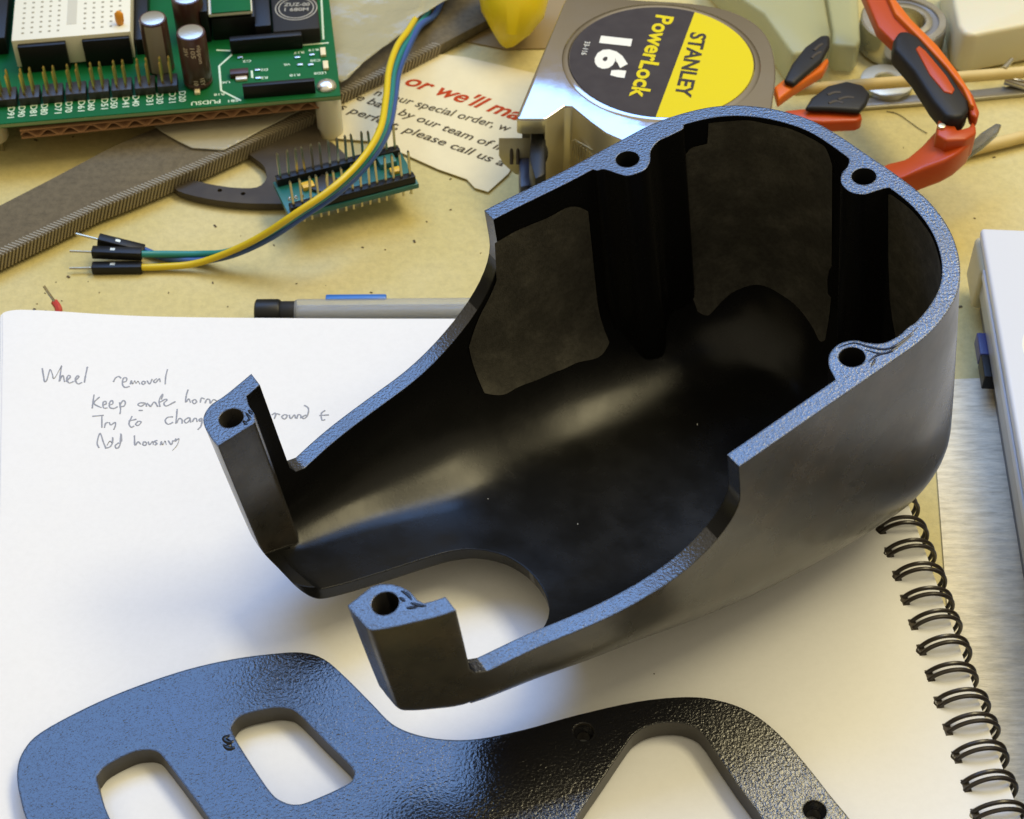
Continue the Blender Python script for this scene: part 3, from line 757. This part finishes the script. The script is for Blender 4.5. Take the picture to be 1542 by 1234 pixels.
# white breadboard: plain body, shade of holes and groove painted as dark tiles
HBB = 1.05
bbd = Gbox('breadboard', [(17,62), (196,48), (188,-70)], HBB, M_brd, base=.12)
(u0, v0), (u1, _), (_, v2) = [puv(*p, z=HBB) for p in [(17,62), (196,48), (188,-70)]]
g = G(); Wd = abs(u0-u1)
for c in range(12):
    if c in (5, 6): continue
    for r in range(9):
        g.box(gp(u1+Wd*(.09+.82*c/11.0), v0+.34+r*.254, HBB+.002), (.075, .075, .006), GM3)
hh = g.obj('contact_holes', mat('contact_hole_shade', (.28, .26, .19), .8), gb, smooth=False); hh['kind'] = 'stuff'
G().box(gp(u1+Wd*.5, v0+1.9, HBB+.003), (.28, 2.6, .008), GM3).obj('centre_groove', mat('groove_shade', (.52, .50, .40), .6), gb, smooth=False)
cpp = gp(*puv(181, 37, z=HBB+.0), HBB)
G().tube([cpp+Vector((0, 0, -.02)), cpp+Vector((0, .02, .12)), cpp+Vector((0, .05, .34)), cpp+Vector((0, .06, .42))], [.09, .13, .13, .05], 10, flat=.7).obj('orange_capacitor', mat('orange_dip', (.70, .28, .02), .35), gb)
# black sockets standing in front of the breadboard
for (x0, y0, x1, y1) in ((26,72,98,66), (123,63,194,56)):
    Gbox('socket', [(x0,y0), (x1,y1), (x1-2,y1-9)], .92, M_black, bev=.015)
# dark frames either side
Gbox('side_rail', [(-60,62), (7,57), (3,-60)], .6, M_black)
Gbox('side_rail', [(203,60), (222,58), (214,-60)], .55, M_black)
# header blocks with pairs of golden pins
prs = [(-20,-4),(2,16),(37,51),(72,86),(107,121),(142,155),(176,190),(211,225),(245,259)][1:]
pin2 = None
for (xa, xb) in prs:
    xm = (xa+xb)/2; yb = 152-.0838*xm
    (uc, vc) = puv(xm, yb-8, z=.25)
    hb = G().box(Vector(), (.58, .60, .27), GM3); o = hb.obj('header_block', M_brown, gb, bevel=.02); o.location = gp(uc, vc+.05, .135)
    for dv in (-.13, .13):
        for du in (-.13, .13):
            if pin2 is None:
                pin2 = G().box((0, 0, .42), (.062, .062, .85)).add([(-.031,-.031,.845),(.031,-.031,.845),(.031,.031,.845),(-.031,.031,.845),(0,0,.91)], [(0,1,4),(1,2,4),(2,3,4),(3,0,4)]).obj('pin', M_gold, gb, smooth=False); p_ = pin2
            else: p_ = pin2.copy(); COL.objects.link(p_)
            p_.parent = gb; p_.location = gp(uc+du, vc+.05+dv, .12)
# printed legends D21 D20 ... along the near edge
M_silk = mat('silk_green_white', (.62, .76, .58), .6)
nm = ['D91','D90','D81','D80','D71','D70','D61','D60','D51','D50','D41','D40','D31','D30','D21','D20'][::1]
xs = [8,24,42,58,79,95,114,129,149,163,181,196,217,232,251,266]
for s_, x in zip(nm, xs):
    u, v = puv(x, 170-.094*x)
    A_ = gp(u-.07, v+.20, .004); B_ = gp(u-.07, v-.30, .004)
    text_on('lettering', s_, A_, B_, gx, M_silk, gb, height=.20, bold=.01)
u, v = puv(310, 156); text_on('lettering', 'PUDSU', gp(u-.42, v+.12, .004), gp(u+.42, v+.12, .004), -gy, M_silk, gb, height=.18, bold=.01)
u, v = puv(352, 153); text_on('lettering', 'S81', gp(u-.14, v+.08, .004), gp(u+.16, v+.08, .004), -gy, M_silk, gb, height=.12, bold=.01)
for s_, x, y, wd in (('R18', 330, 143, .3), ('R19', 472, 76, .3), ('R17', 450, 80, .3), ('VR', 432, 98, .2), ('C20', 475, 92, .3), ('LED8', 482, 111, .35), ('R18', 444, 114, .3), ('D2', 398, 106, .2), ('R2', 398, 118, .2), ('U6', 340, 125, .25), ('C2', 372, 93, .25)):
    u, v = puv(x, y); text_on('lettering', s_, gp(u-wd/2, v+.06, .004), gp(u+wd/2, v+.06, .004), -gy, M_silk, gb, height=.11, bold=.012)
# outline marks
def trace(pts, wd=.03):
    g = G(); g.tube([gp(*puv(*p), .006) for p in pts], wd, 4, flat=.25); g.obj('printed_line', M_silk, gb)
trace([(363,152),(333,137),(330,100),(349,83)]); trace([(326,76),(348,77),(460,68),(495,65)]); trace([(487,60),(484,0)])
trace([(380,118),(379,107)])
# capacitors
M_can = mat('capacitor_sleeve', (.055, .022, .018), .3, ior=1.5); M_top = mat('capacitor_top', (.50, .48, .40), .3, metal=.8, bump=(400, .2, .0003)); M_dull = mat('capacitor_stripe', (.23, .20, .16), .45)
def can(x, y, r, h, label_m, letters=None, fr=1):
    """standing electrolytic capacitor whose foot centre is at pixel x, y"""
    u, v = puv(x, y); c = gp(u, v, .02)
    G().lathe(c, [(r*.92, 0), (r, .05), (r, .12), (r*.95, .17), (r, .22), (r, h-.06), (r*.95, h), (r*.82, h+.01)], 28).obj('capacitor', M_can, gb)
    G().lathe(c+Vector((0, 0, h+.012)), [(r*.84, -.02), (r*.84, 0), (r*.80, .006)], 28).obj('capacitor_top', M_top, gb)
    if label_m is not None:
        n = 8; vs = []; fs = []
        for i in range(n+1):
            t = -math.pi/2+label_m+(i/n-.5)*1.3
            for z in (.08, h-.05): vs.append(c+Vector((math.cos(t)*(r+.004), math.sin(t)*(r+.004), z)))
        fs = [[2*i, 2*i+2, 2*i+3, 2*i+1] for i in range(n)]
        G().add(vs, fs).obj('stripe', M_dull, gb, recalc=False)
    return c
c1 = can(299, 125, .42, 1.75, None)
can(243, 104, .40, 1.75, .1)
can(290, 55, .46, 1.4, None)
def can_text(c, r, s_, z0, th, h, m):
    A_ = c+Vector((math.sin(th)*r, -math.cos(th)*r, z0)); 
    text_on('lettering', s_, A_, A_+Vector((0, 0, -1))*h, Vector((math.cos(th), math.sin(th), 0)), m, gb, height=.13, bold=.012)
M_cl = mat('sleeve_print', (.55, .45, .36), .5)
can_text(c1, .435, 'nippon', 1.55, .45, .62, M_cl); can_text(c1, .435, '105', 1.5, .0, .35, M_cl); can_text(c1, .435, '25V', 1.5, -.45, .3, M_cl)
can_text(c1, .435, '1EY', .42, .35, .25, M_cl); can_text(c1, .435, '10', .36, -.1, .16, M_cl)
g = G()  # lit rim and lead hole on the top
# inductor, chips, connectors, screw
Gbox('inductor', [(411,48), (482,42), (476,-40)], .55, M_blackm, bev=.08)
u, v = puv(446, 12, z=.56); 
g = G(); cc = gp(u, v, .556)
for rr in (.52, .62): g.tube([cc+Vector((math.cos(t)*rr, math.sin(t)*rr, 0)) for t in [i/32*2*math.pi for i in range(33)]], .018, 5, flat=.3)
g.obj('printed_ring', mat('grey_print', (.35, .33, .27), .6), gb)
text_on('lettering', 'ZUZ-00', cc+Vector((-.38, .08, .004)), cc+Vector((.40, .10, .004)), Vector((0, 1, 0)), MATS['grey_print'], gb, height=.17, bold=.02)
text_on('lettering', '1 680M', cc+Vector((-.34, -.18, .004)), cc+Vector((.38, -.16, .004)), Vector((0, 1, 0)), MATS['grey_print'], gb, height=.17, bold=.02)
Gbox('connector', [(365,131), (474,124), (472,117)], .45, M_black, bev=.02)
Gbox('connector', [(345,62), (455,56), (452,46)], .5, M_black, bev=.05)
Gbox('heat_sink', [(300,18), (312,16), (310,-60)], 1.1, M_black)
Gbox('daughter_board', [(314,22), (380,18), (376,-50)], .95, M_brd, base=.85, bev=.01)
Gbox('daughter_board', [(318,20), (378,16), (374,-50)], 1.0, M_green, base=.96, bev=.01)
Gbox('chip', [(318,30), (384,27), (380,-60)], .75, M_black)
Gbox('chip', [(384,40), (408,38), (404,-60)], .65, M_black)
Gbox('regulator', [(346,112), (374,110), (371,102)], .18, mat('chip_brown', (.05, .02, .015), .4), bev=.02)
Gbox('metal_tab', [(355,120), (372,118), (371,114)], .09, mat('solder_plate', (.75, .68, .55), .4, metal=.3), bev=.01)
for x, y in ((487, 78), (491, 98), (297, 137)): 
    Gbox('indicator_lamp', [(x-4, y+ (5 if x > 400 else 3)), (x+4, y+(5 if x > 400 else 3)), (x+3, y-7 if x > 400 else y-4)], .09, mat('lamp_cream', (.72, .64, .40), .5) if 'lamp_cream' not in MATS else MATS['lamp_cream'], bev=.01)
for x, y in ((448, 88), (452, 99), (470, 84), (362, 88), (388, 107), (389, 119), (468, 99)):
    u, v = puv(x, y); G().box(gp(u, v, .03), (.16, .09, .06), GM3).obj('resistor', MATS['solder'], gb, bevel=.01)
u, v = puv(491, 126, z=.12)
sgw = G().lathe(gp(u, v, 0), [(.30, 0), (.30, .04), (.27, .10), (.18, .16), (.06, .19)], 28).obj('screw_head', MATS['solder'], gb)
# stand-offs below the board
def so(x, y0, r, name='stand_off'):
    p = Q(x, y0, ZB); G().lathe(Vector((p.x, p.y, -.0)), [(r, .02-GO.z), (r, ZB-.17)], 6).obj(name, M_stand, gb, bevel=.02)
u, v = .38, .36
pp_ = gp(u, v); G().lathe(Vector((pp_.x, pp_.y, 0)), [(.36, .02), (.38, .1), (.38, ZB-.165)], 20).obj('stand_off', M_stand, gb)
pp_ = Q(2, 190, 1.0); G().lathe(Vector((pp_.x-.28, pp_.y+.15, 0)), [(.30, .42), (.36, .5), (.38, ZB-.165)], 20).obj('stand_off', M_stand, gb)
G().lathe(Vector((pp_.x-.18, pp_.y+.12, 0)), [(.05, .0), (.05, .5)], 8).obj('stand_off_screw', M_pin, gb)
# corrugated cardboard under the board
cb = thing('cardboard_sheet', 'corrugated cardboard piece under the green circuit board', 'cardboard', P(250, 190, 1.2))
KO = cb.location.copy()
ka, kb = P(30, 199, 1.30)-KO, P(490, 152, 1.40)-KO
kx = (kb-ka).normalized(); kL = (kb-ka).length; ky = Vector((-kx.y, kx.x, 0)); K3 = Matrix((kx, ky, kx.cross(ky))).transposed()
G().box(ka.lerp(kb, .5)+ky*3.5+Vector((0, 0, .02)), (kL, 7, .03), K3).obj('liner', M_card2, cb, smooth=False)
G().box(ka.lerp(kb, .5)+ky*3.5+Vector((0, 0, -.24)), (kL, 7, .03), K3).obj('liner', M_card2, cb, smooth=False)
g = G(); n = 260; top = []
for i in range(n+1):
    s_ = i/n*kL; z = -.11+.105*math.sin(s_*2*math.pi/.62)
    top.append(ka+kx*s_+Vector((0, 0, z)))
vs = []; 
for p in top: vs += [p+ky*.01, p+ky*7]
g.add(vs, [[2*i, 2*i+1, 2*i+3, 2*i+2] for i in range(n)])
nf = len(g.v); g.add([v-Vector((0, 0, .035)) for v in g.v[:nf]], [[2*i, 2*i+1, 2*i+3, 2*i+2] for i in range(n)]); g.f += [[2*i, 2*i+2, nf+2*i+2, nf+2*i] for i in range(n)]; g.mi += [0]*n
o = g.obj('fluting', M_card2, cb, recalc=False)

# ------------------------------------------------------------------ plastic bags
def film(name, col, al, rough=.25):
    m = mat(name, col, rough, ior=1.45, bump=[(70, .5, .003, 4), (250, .25, .0008, 3)], alpha=al); return m
M_film = film('clear_film', (.52, .48, .30), .55, .2)
def crumple(px, z, m, name, label, cat, amp=.15, div=26, seed=0, thick=.02):
    pts = [P(x, y, z) for x, y in px]
    g = bmesh.new(); vv = [g.verts.new(p) for p in pts]; g.faces.new(vv)
    xs_ = [p.x for p in pts]; ys_ = [p.y for p in pts]
    for i in range(1, div):
        x = min(xs_)+(max(xs_)-min(xs_))*i/div
        bmesh.ops.bisect_plane(g, geom=g.verts[:]+g.edges[:]+g.faces[:], plane_co=(x, 0, 0), plane_no=(1, 0, 0))
        y = min(ys_)+(max(ys_)-min(ys_))*i/div
        bmesh.ops.bisect_plane(g, geom=g.verts[:]+g.edges[:]+g.faces[:], plane_co=(0, y, 0), plane_no=(0, 1, 0))
    for v in g.verts:
        n_ = noise.fractal(Vector((v.co.x*.35, v.co.y*.6, seed)), 1.0, 2.0, 4)
        v.co.z += amp*n_
    bmesh.ops.recalc_face_normals(g, faces=g.faces)
    o = link_bm(name, g, m)
    bm_ = bmesh.new(); bm_.from_mesh(o.data)
    r = bmesh.ops.extrude_face_region(bm_, geom=bm_.faces[:])
    for v in [e for e in r['geom'] if isinstance(e, bmesh.types.BMVert)]: v.co.z -= thick
    bm_.to_mesh(o.data); bm_.free()
    return tag(o, label, cat)
crumple([(470,-60),(745,-60),(700,-20),(680,0),(660,12),(630,28),(600,50),(555,86),(513,121),(490,90),(450,40)], .95, M_film, 'plastic_bag', 'crinkled clear plastic bag beside the green board over the wires', 'plastic bag', .24, seed=2)
crumple([(225,185),(246,200),(270,214),(289,223),(337,226),(372,208),(405,190),(440,172),(474,157),(440,130),(250,140)], .70, film('clear_film_grey', (.50, .46, .33), .6), 'plastic_wrap', 'torn scrap of plastic film on the file below the cardboard', 'plastic film', .04, seed=9)

# ------------------------------------------------------------------ jumper wires
def wire(label, col, pts, conn, name='jumper_wire', end=None):
    t = thing(name, label, 'wire', pts[0] if False else conn[0], 'jumper wires')
    o = t.location.copy()
    m = mat('wire_'+col[0], col[1], .35, bump=(400, .1, .0002))
    G().tube(rel(smooth_path(pts, 8), o), .098, 10).obj('insulation', m, t)
    a, b = conn; d = (b-a).normalized(); s = d.cross(Vector((0, 0, 1))).normalized(); u = s.cross(d)
    M_ = Matrix((d, s, u)).transposed()
    G().box((b-a)*.5, ((b-a).length, .27, .27), M_).obj('connector', M_black, t, bevel=.025)
    G().box((b-a)*.42+u*.137, (.13, .09, .01), M_).obj('latch_window', MATS['silver_metal'] if 'silver_metal' in MATS else mat('silver_metal', (.6, .58, .45), .4, metal=.6), t, smooth=False)  # small silver metal plate in the plug's window
    G().tube([d*-.02, d*-.62], .033, 6).obj('pin', M_pin, t)
    return t
Z0 = .16
wire('yellow jumper wire arching over the small board, in the nearest black plug', ('yellow', (.62, .46, .01)),
     [P(213,403,Z0), P(245,402,Z0), P(290,398,.25), P(335,384,.6), P(390,358,1.2), P(445,322,2.0), P(500,284,2.4), P(545,240,2.5), P(572,196,2.4), P(581,150,2.1), P(586,105,1.9), P(598,70,1.6), P(614,47,1.3), P(630,20,.75), P(642,-10,.7), P(650,-60,.7)], (P(139,404,Z0), P(214,403,Z0)))
wire('teal jumper wire running under the yellow one from the middle black plug', ('teal', (.01, .20, .20)),
     [P(213,383,.42), P(250,383,.3), P(300,383,.25), P(345,379,.6), P(398,355,1.1), P(452,321,1.85), P(507,283,2.2), P(551,240,2.3), P(578,196,2.2), P(588,150,1.9), P(593,108,1.7), P(606,74,1.4), P(622,50,1.1), P(642,22,.7), P(655,-10,.6), P(668,-60,.6)], (P(139,380,.44), P(214,383,.42)))
wire('blue jumper wire behind the teal one from the farthest black plug', ('blue', (.03, .08, .27)),
     [P(217,377,.16), P(250,389,.12), P(300,393,.16), P(350,384,.5), P(404,360,1.0), P(458,325,1.7), P(512,288,2.0), P(557,243,2.1), P(584,198,2.0), P(594,152,1.75), P(600,110,1.5), P(614,74,1.3), P(632,40,1.0), P(655,22,.6), P(670,-10,.6), P(690,-60,.6)], (P(148,361,.6), P(217,378,.3)))
# snippet of red wire
rw = thing('red_wire', 'short red wire with a stripped silver end behind the notebook', 'wire', P(85, 470, .1))
G().tube(rel(smooth_path([P(82,455,.35), P(88,465,.3), P(88,478,.2), P(92,500,.15)], 5), rw.location), .10, 8).obj('insulation', mat('wire_red', (.45, .03, .02), .4), rw)
G().tube(rel(smooth_path([P(84,457,.35), P(74,443,.6), P(66,431,.8)], 4), rw.location), .045, 6).obj('stripped_core', M_pin, rw)

# ------------------------------------------------------------------ mechanical pencil
pc = thing('mechanical_pencil', 'clear barrelled mechanical pencil with a black end and blue clip behind the notebook', 'pencil', P(385, 474, .42))
o = pc.location.copy(); d = (P(760,471,.42)-P(385,474,.42)).normalized()
pe = lambda x: P(x, 474-(x-385)*.008, .42)-o
G().lathe(Vector(), [(.36, 0), (.41, .04), (.41, .60), (.38, .66), (.30, .66)], 28, d).obj('eraser_cap', M_black, pc)
G().lathe(Vector(), [(.30, .6), (.35, .66), (.35, 1.05), (.33, 1.1)], 28, d).obj('collar', M_blackm, pc)
G().lathe(Vector(), [(.37, 1.05), (.40, 1.12), (.40, 8.5), (.36, 8.6)], 28, d).obj('barrel', mat('smoky_clear_plastic', (.72, .73, .72), .22, trans=.75, ior=1.2), pc)
G().lathe(Vector(), [(.16, 1.0), (.2, 1.1), (.2, 8.4), (.18, 8.5)], 14, d).obj('lead_tube', mat('lead_tube_grey', (.30, .31, .33), .3), pc)
ca = pe(490)+Vector((0, .33, .24)); cb_ = pe(582)+Vector((0, .33, .24))
G().box((ca+cb_)/2, ((cb_-ca).length, .20, .16), Matrix((d, Vector((-d.y, d.x, 0)), Vector((0, 0, 1)))).transposed()).obj('clip', mat('clip_blue', (.02, .12, .42), .3), pc, bevel=.04)

# ------------------------------------------------------------------ yellow object at the top
yo = G().tube([P(770,-60,2.0), P(775,-20,1.8), P(772,20,1.4), P(768,45,1.0), P(764,62,.6), P(762,70,.35)], [1.2, 1.15, .98, .65, .3, .08], 28)
yob = yo.obj('yellow_handle', mat('yellow_plastic', (.66, .50, .003), .4, bump=(60, .1, .001), sss=.1)); tag(yob, 'rounded bright yellow plastic end pointing down beside the tape measure', 'handle')

# ------------------------------------------------------------------ orange safety glasses
M_or = mat('orange_plastic', (.42, .055, .006), .35, ior=1.4)
M_or2 = mat('bright_orange_plastic', (.62, .13, .008), .35, ior=1.4)
M_rub = mat('soft_black_rubber', (.012, .012, .013), .5, ior=1.35, bump=(700, .1, .0002))
gl = thing('safety_glasses', 'orange framed glasses with black rubber arm pads behind the housing', 'glasses', P(1400, 200, 0))
o = gl.location.copy()
def px_prism(name, px, z, th, m, par, org, bev=.06, zf=None, seg=3):
    pts = [P(x, y, zf(x, y) if zf else z)-org for x, y in px]
    return G().prism(pts, (0, 0, -th)).obj(name, m, par, bevel=bev, seg=seg, ang=25)
px_prism('temple_arm', [(1288,-40),(1325,-40),(1352,8),(1392,52),(1425,85),(1448,115),(1466,142),(1476,168),(1472,177),(1462,172),(1458,158),(1440,165),(1400,120),(1345,62),(1322,40)], 3.2, .40, M_or, gl, o, .09)
px_prism('arm_ridge', [(1330,-40),(1342,-10),(1372,28),(1412,68),(1443,108),(1462,138),(1468,160),(1462,158),(1450,132),(1425,100),(1388,60),(1348,20),(1322,-40)], 3.35, .3, M_or2, gl, o, .06)
px_prism('rubber_pad', [(1346,58),(1354,46),(1368,46),(1384,55),(1430,108),(1458,150),(1460,164),(1452,174),(1438,177),(1424,174),(1404,150),(1376,106),(1346,72)], 3.32, .62, M_rub, gl, o, .12)
px_prism('inset', smooth_path([Vector((x, y, 0)) for x, y in [(1379,73),(1384,68),(1394,76),(1425,113),(1438,134),(1434,141),(1422,138),(1400,112)]], 3, True) if False else [(1379,73),(1384,68),(1394,76),(1425,113),(1438,134),(1434,141),(1422,138),(1400,112)], 3.36, .12, M_or, gl, o, .04)
px_prism('hinge_clevis', [(1411,190),(1414,178),(1424,176),(1436,183),(1442,195),(1460,190),(1465,180),(1470,190),(1471,200),(1455,210),(1425,212),(1410,202)], 3.0, .8, M_or, gl, o, .08)
G().lathe(P(1418,191,3.03)-o, [(.10, -.05), (.10, .04), (.06, .05)], 16).obj('hinge_screw', M_chrome_s, gl)
px_prism('brow_frame', [(1412,192),(1440,197),(1470,198),(1462,214),(1445,228),(1425,240),(1395,252),(1362,264),(1300,285),(1240,275),(1300,262),(1335,249),(1365,237),(1388,218)], 2.2, .85, M_or, gl, o, .15, zf=lambda x, y: 2.8-.9*max(0, (1440-x))/110 if x > 1330 else 1.9)
px_prism('lens', [(1448,228),(1462,214),(1478,199),(1500,185),(1509,187),(1502,199),(1482,217),(1455,235)], 2.0, .22, mat('smoky_lens', (.25, .25, .23), .08, trans=.6, ior=1.45), gl, o, .05)
px_prism('nose_pad_arm', [(1166,130),(1180,119),(1216,112),(1245,86),(1249,90),(1240,105),(1196,132),(1172,150)], 1.9, .35, M_or2, gl, o, .08)
px_prism('nose_pad', [(1180,120),(1192,96),(1212,70),(1236,52),(1250,52),(1250,68),(1238,90),(1214,110),(1196,126)], 2.1, .2, M_rub, gl, o, .1)
px_prism('nose_pad_arm', [(1180,166),(1210,163),(1297,169),(1299,178),(1290,182),(1240,184),(1190,180)], 1.9, .4, M_or, gl, o, .08)
px_prism('nose_pad', [(1212,162),(1222,146),(1246,128),(1275,121),(1300,127),(1311,140),(1306,154),(1296,166),(1250,163)], 2.15, .2, M_rub, gl, o, .1)

# ------------------------------------------------------------------ bearings, washers, sticks
M_brg = mat('bearing_steel', (.55, .54, .50), .22, metal=.95, rvar=(150, .15, .3)); M_seal = mat('bearing_seal', (.20, .20, .21), .4, metal=.5)
bg_ = thing('ball_bearing', 'large steel ball bearing standing under the orange arm', 'bearing', P(1364, 30, 0)-Vector((0, 0, 0)))
bc = P(1362, 26, 1.1)-bg_.location
bc.z = 0
G().lathe(bc, [(1.28, .05), (1.33, .1), (1.33, 1.0), (1.28, 1.05), (1.08, 1.05), (1.05, 1.0), (1.05, .05)], 56, closed=True).obj('outer_race', M_brg, bg_)
G().lathe(bc, [(1.06, .1), (1.06, .98), (.86, .98), (.86, .1)], 56, closed=True).obj('seal', M_seal, bg_)
G().lathe(bc, [(.88, .05), (.88, 1.03), (.84, 1.06), (.68, 1.06), (.64, 1.02), (.64, .05)], 56, closed=True).obj('inner_race', M_brg, bg_)
ws = G().lathe(P(1336, 120, .32), [(.78, -.22), (.80, -.18), (.80, -.02), (.74, 0), (.40, 0), (.36, -.04), (.36, -.22)], 44, closed=True).obj('steel_ring', mat('zinc_ring', (.50, .50, .44), .35, metal=.7)); tag(ws, 'flat grey steel ring lying under the wooden stick', 'ring')
M_stick = mat('pale_wood', (.60, .46, .19), .6, bump=[(300, .2, .0002)], var=(200, .4, (.48, .35, .12)))
def stick(label, a, b, r):
    c = a; g = G().lathe(Vector(), [(r*.85, 0), (r, .03), (r, (b-a).length)], 14, (b-a).normalized()); o = g.obj('wooden_stick', M_stick); o.location = a
    tag(o, label, 'stick', 'wooden sticks')
stick('round wooden stick lying over the steel ring', P(1196, 136, .75), P(1760, 92, .75), .18)
stick('round wooden stick at the right edge above the computer', P(1405, 240, .25), P(1760, 152, .25), .19)
px = [(1240,176),(1300,162),(1420,153),(1600,136),(1600,122),(1420,140),(1300,148),(1240,160)]
ms = G().prism([P(x, y, .14) for x, y in px], (0, 0, -.12)).obj('steel_strip', mat('brushed_steel', (.42, .41, .38), .35, metal=.85, bump=(500, .15, .0002)), bevel=.02); tag(ms, 'flat bright steel strip lying beneath the wooden stick', 'steel strip')
sw = thing('small_screw', 'small shiny screw beside the wooden stick at the right edge', 'screw', P(1516, 118, .1))
so_ = sw.location.copy()
G().tube([P(1512,104,.9)-so_, P(1524,90,.95)-so_], [.10, .07], 10).obj('shank', M_brg, sw)
G().tube([P(1514,120,.3)-so_, P(1560,134,.25)-so_], [.17, .14], 10).obj('head', M_brg, sw)
# ------------------------------------------------------------------ boxes at the back
bxo = thing('white_box', 'cream white plastic box with a rounded corner at the top right', 'box', P(1500, 40, 0))
o = bxo.location.copy()
px_prism('box_body', [(1425,-60),(1437,10),(1443,38),(1452,50),(1468,53),(1490,48),(1700,8),(1700,-60)], 1.5, 1.45, mat('cream_plastic', (.62, .58, .42), .4, sss=.1), bxo, o, .15, seg=4)
bg2 = thing('clear_container', 'greenish translucent plastic container behind the tape measure', 'container', P(1220, 30, 0))
o = bg2.location.copy()
M_ct = mat('greenish_plastic', (.46, .46, .25), .3, ior=1.4, alpha=.6, bump=(50, .2, .002))
px_prism('wall_panel', [(1060,-60),(1120,0),(1150,20),(1185,70),(1195,82),(1245,72),(1252,50),(1248,30),(1232,-60)], 1.3, 1.2, M_ct, bg2, o, .12, seg=3)
px_prism('wall_panel', [(1236,-60),(1254,46),(1253,64),(1262,68),(1290,70),(1296,60),(1290,-60)], 1.1, 1.0, M_ct, bg2, o, .1, seg=3)
dsk2 = G().prism([P(x, y, .06) for x, y in [(700,62),(760,74),(860,72),(870,-60),(700,-60)]], (0, 0, -.055)).obj('brown_card', mat('brown_card', (.26, .19, .09), .7, bump=(300, .1, .0002))); tag(dsk2, 'brown card sheet under the yellow object', 'card')

# ------------------------------------------------------------------ computer at the right
M_lap = mat('silver_lid', (.60, .62, .68), .32, ior=1.5, coat=.2)
M_lapside = mat('silver_side', (.40, .41, .43), .35, metal=.35)
lp = thing('laptop', 'closed silver white computer at the right edge of the desk', 'computer', P(1540, 600, 0))
o = lp.location.copy(); ZC = 2.3
e0, e1 = P(1480, 360, ZC)-o, P(1537, 690, ZC)-o
ex = (e1-e0).normalized(); en = Vector((-ex.y, ex.x, 0)); en = en if en.x > 0 else -en
def LB(name, s0, s1, n0, n1, z0, z1, m, bev): 
    pts = [e0+ex*s0+en*n0, e0+ex*s0+en*n1, e0+ex*s1+en*n1, e0+ex*s1+en*n0]
    pts = [Vector((p.x, p.y, z1)) for p in pts]
    return G().prism(pts, (0, 0, z0-z1)).obj(name, m, lp, bevel=bev, seg=4)
LB('lid', -.45, 26, 0, 22, 1.98, ZC, M_lap, .10)
LB('lid_gap', -.40, 26, .05, 22, 1.86, 1.985, M_lapside, .0)
LB('trim_strip', -.42, 26, .0, 22, 1.62, 1.87, M_lap, .04)
LB('base', -.43, 26, .06, 22, .95, 1.63, M_lapside, .08)
LB('rubber_foot', .3, 25, .3, 22, .02, .96, mat('grey_underside', (.16, .16, .17), .5), .05)
LB('hinge_corner', -.6, .8, -.06, .5, .5, 1.9, mat('corner_desk_reflection', (.45, .41, .28), .45), .15)  # cream paints the desk's reflection on the laptop's rounded corner
LB('port', 2.9, 3.7, -.12, .25, .5, .95, M_black, .03)
LB('plug', 2.1, 2.9, -.14, .25, .55, .95, mat('plug_blue', (.03, .04, .16), .4), .04)
lg = (P(1545, 530, ZC)-o)+Vector((.5, 0, .004))
G().tube([lg+Vector((math.cos(t)*.55, math.sin(t)*.9, 0)) for t in [i/28*2*math.pi for i in range(29)]], .03, 6, flat=.3).obj('printed_emblem', M_lwhite, lp)

# ------------------------------------------------------------------ dust and crumbs on the desk
g = G()
for k in range(170):
    x = random.uniform(0, 1542); y = random.uniform(60, 470)
    p = P(x, y, .012); s_ = random.choice([.02, .025, .03, .05])*random.uniform(.6, 1.3)
    g.box(p, (s_*random.uniform(1, 2.5), s_, s_*.6), Matrix.Rotation(random.uniform(0, 3), 3, 'Z'))
o = g.obj('crumbs', mat('crumb_brown', (.10, .07, .03), .8), smooth=False); tag(o, 'tiny dark crumbs scattered over the cream desk top', 'crumbs', kind='stuff')
g = G()
for (x, y) in ((742,578),(822,598),(828,602),(1050,640),(870,790),(735,752)):
    n_ = FRAME.to_3x3() @ (AXU*.175+Vector((0, 0, 1))).normalized(); fp = Pp(x, y, FRAME @ (S0+Vector((0, 0, TH-4.95))), n_)
    if y < 500: fp = Pp(x, y, ORG-NRM*2.5, NRM)+NRM*.0
    g.box(fp+NRM*.01, (.035*random.uniform(.6, 1.5), .018, .015), Matrix.Rotation(random.uniform(0, 3), 3, 'Z'))
o = g.obj('dust_specks', mat('dust_white', (.32, .31, .27), .7), smooth=False); tag(o, 'pale dust specks on the shiny inside of the housing', 'dust', kind='stuff')

for q in ([(1246,143),(1256,139),(1266,139)], [(1262,150),(1274,146),(1286,147)], [(1248,156),(1258,152),(1270,155)], [(1226,76),(1232,70),(1238,66)], [(1222,88),(1228,82),(1236,78)]):
    G().tube(smooth_path([P(x, y, 2.155 if y > 100 else 2.105)-gl.location for x, y in q], 4), .05, 6, flat=.4).obj('pad_slot', M_dk, gl)
sp = G().box(P(298, 953, ZP+.006), (.05, .04, .012)).box(P(150, 1010, ZP+.006), (.02, .02, .01)).box(P(985, 1015, ZP+.006), (.03, .02, .01)).obj('paper_specks', M_dk, smooth=False); tag(sp, 'tiny dark specks lying on the white notebook page', 'specks', kind='stuff')

hr = G().tube(smooth_path([P(x, y, .03) for x, y in ((1335,168),(1352,172),(1370,184),(1384,194),(1396,201))], 5), .012, 5).obj('hair', M_dk); tag(hr, 'single dark hair lying on the cream desk under the orange glasses', 'hair')
# ------------------------------------------------------------------ centimetres -> metres
done = set()
for o in list(sc.objects):
    if o.type in ('MESH', 'EMPTY'):
        o.location = o.location*CM
        if o.type == 'MESH' and o.data.name not in done:
            o.data.transform(Matrix.Scale(CM, 4)); done.add(o.data.name)
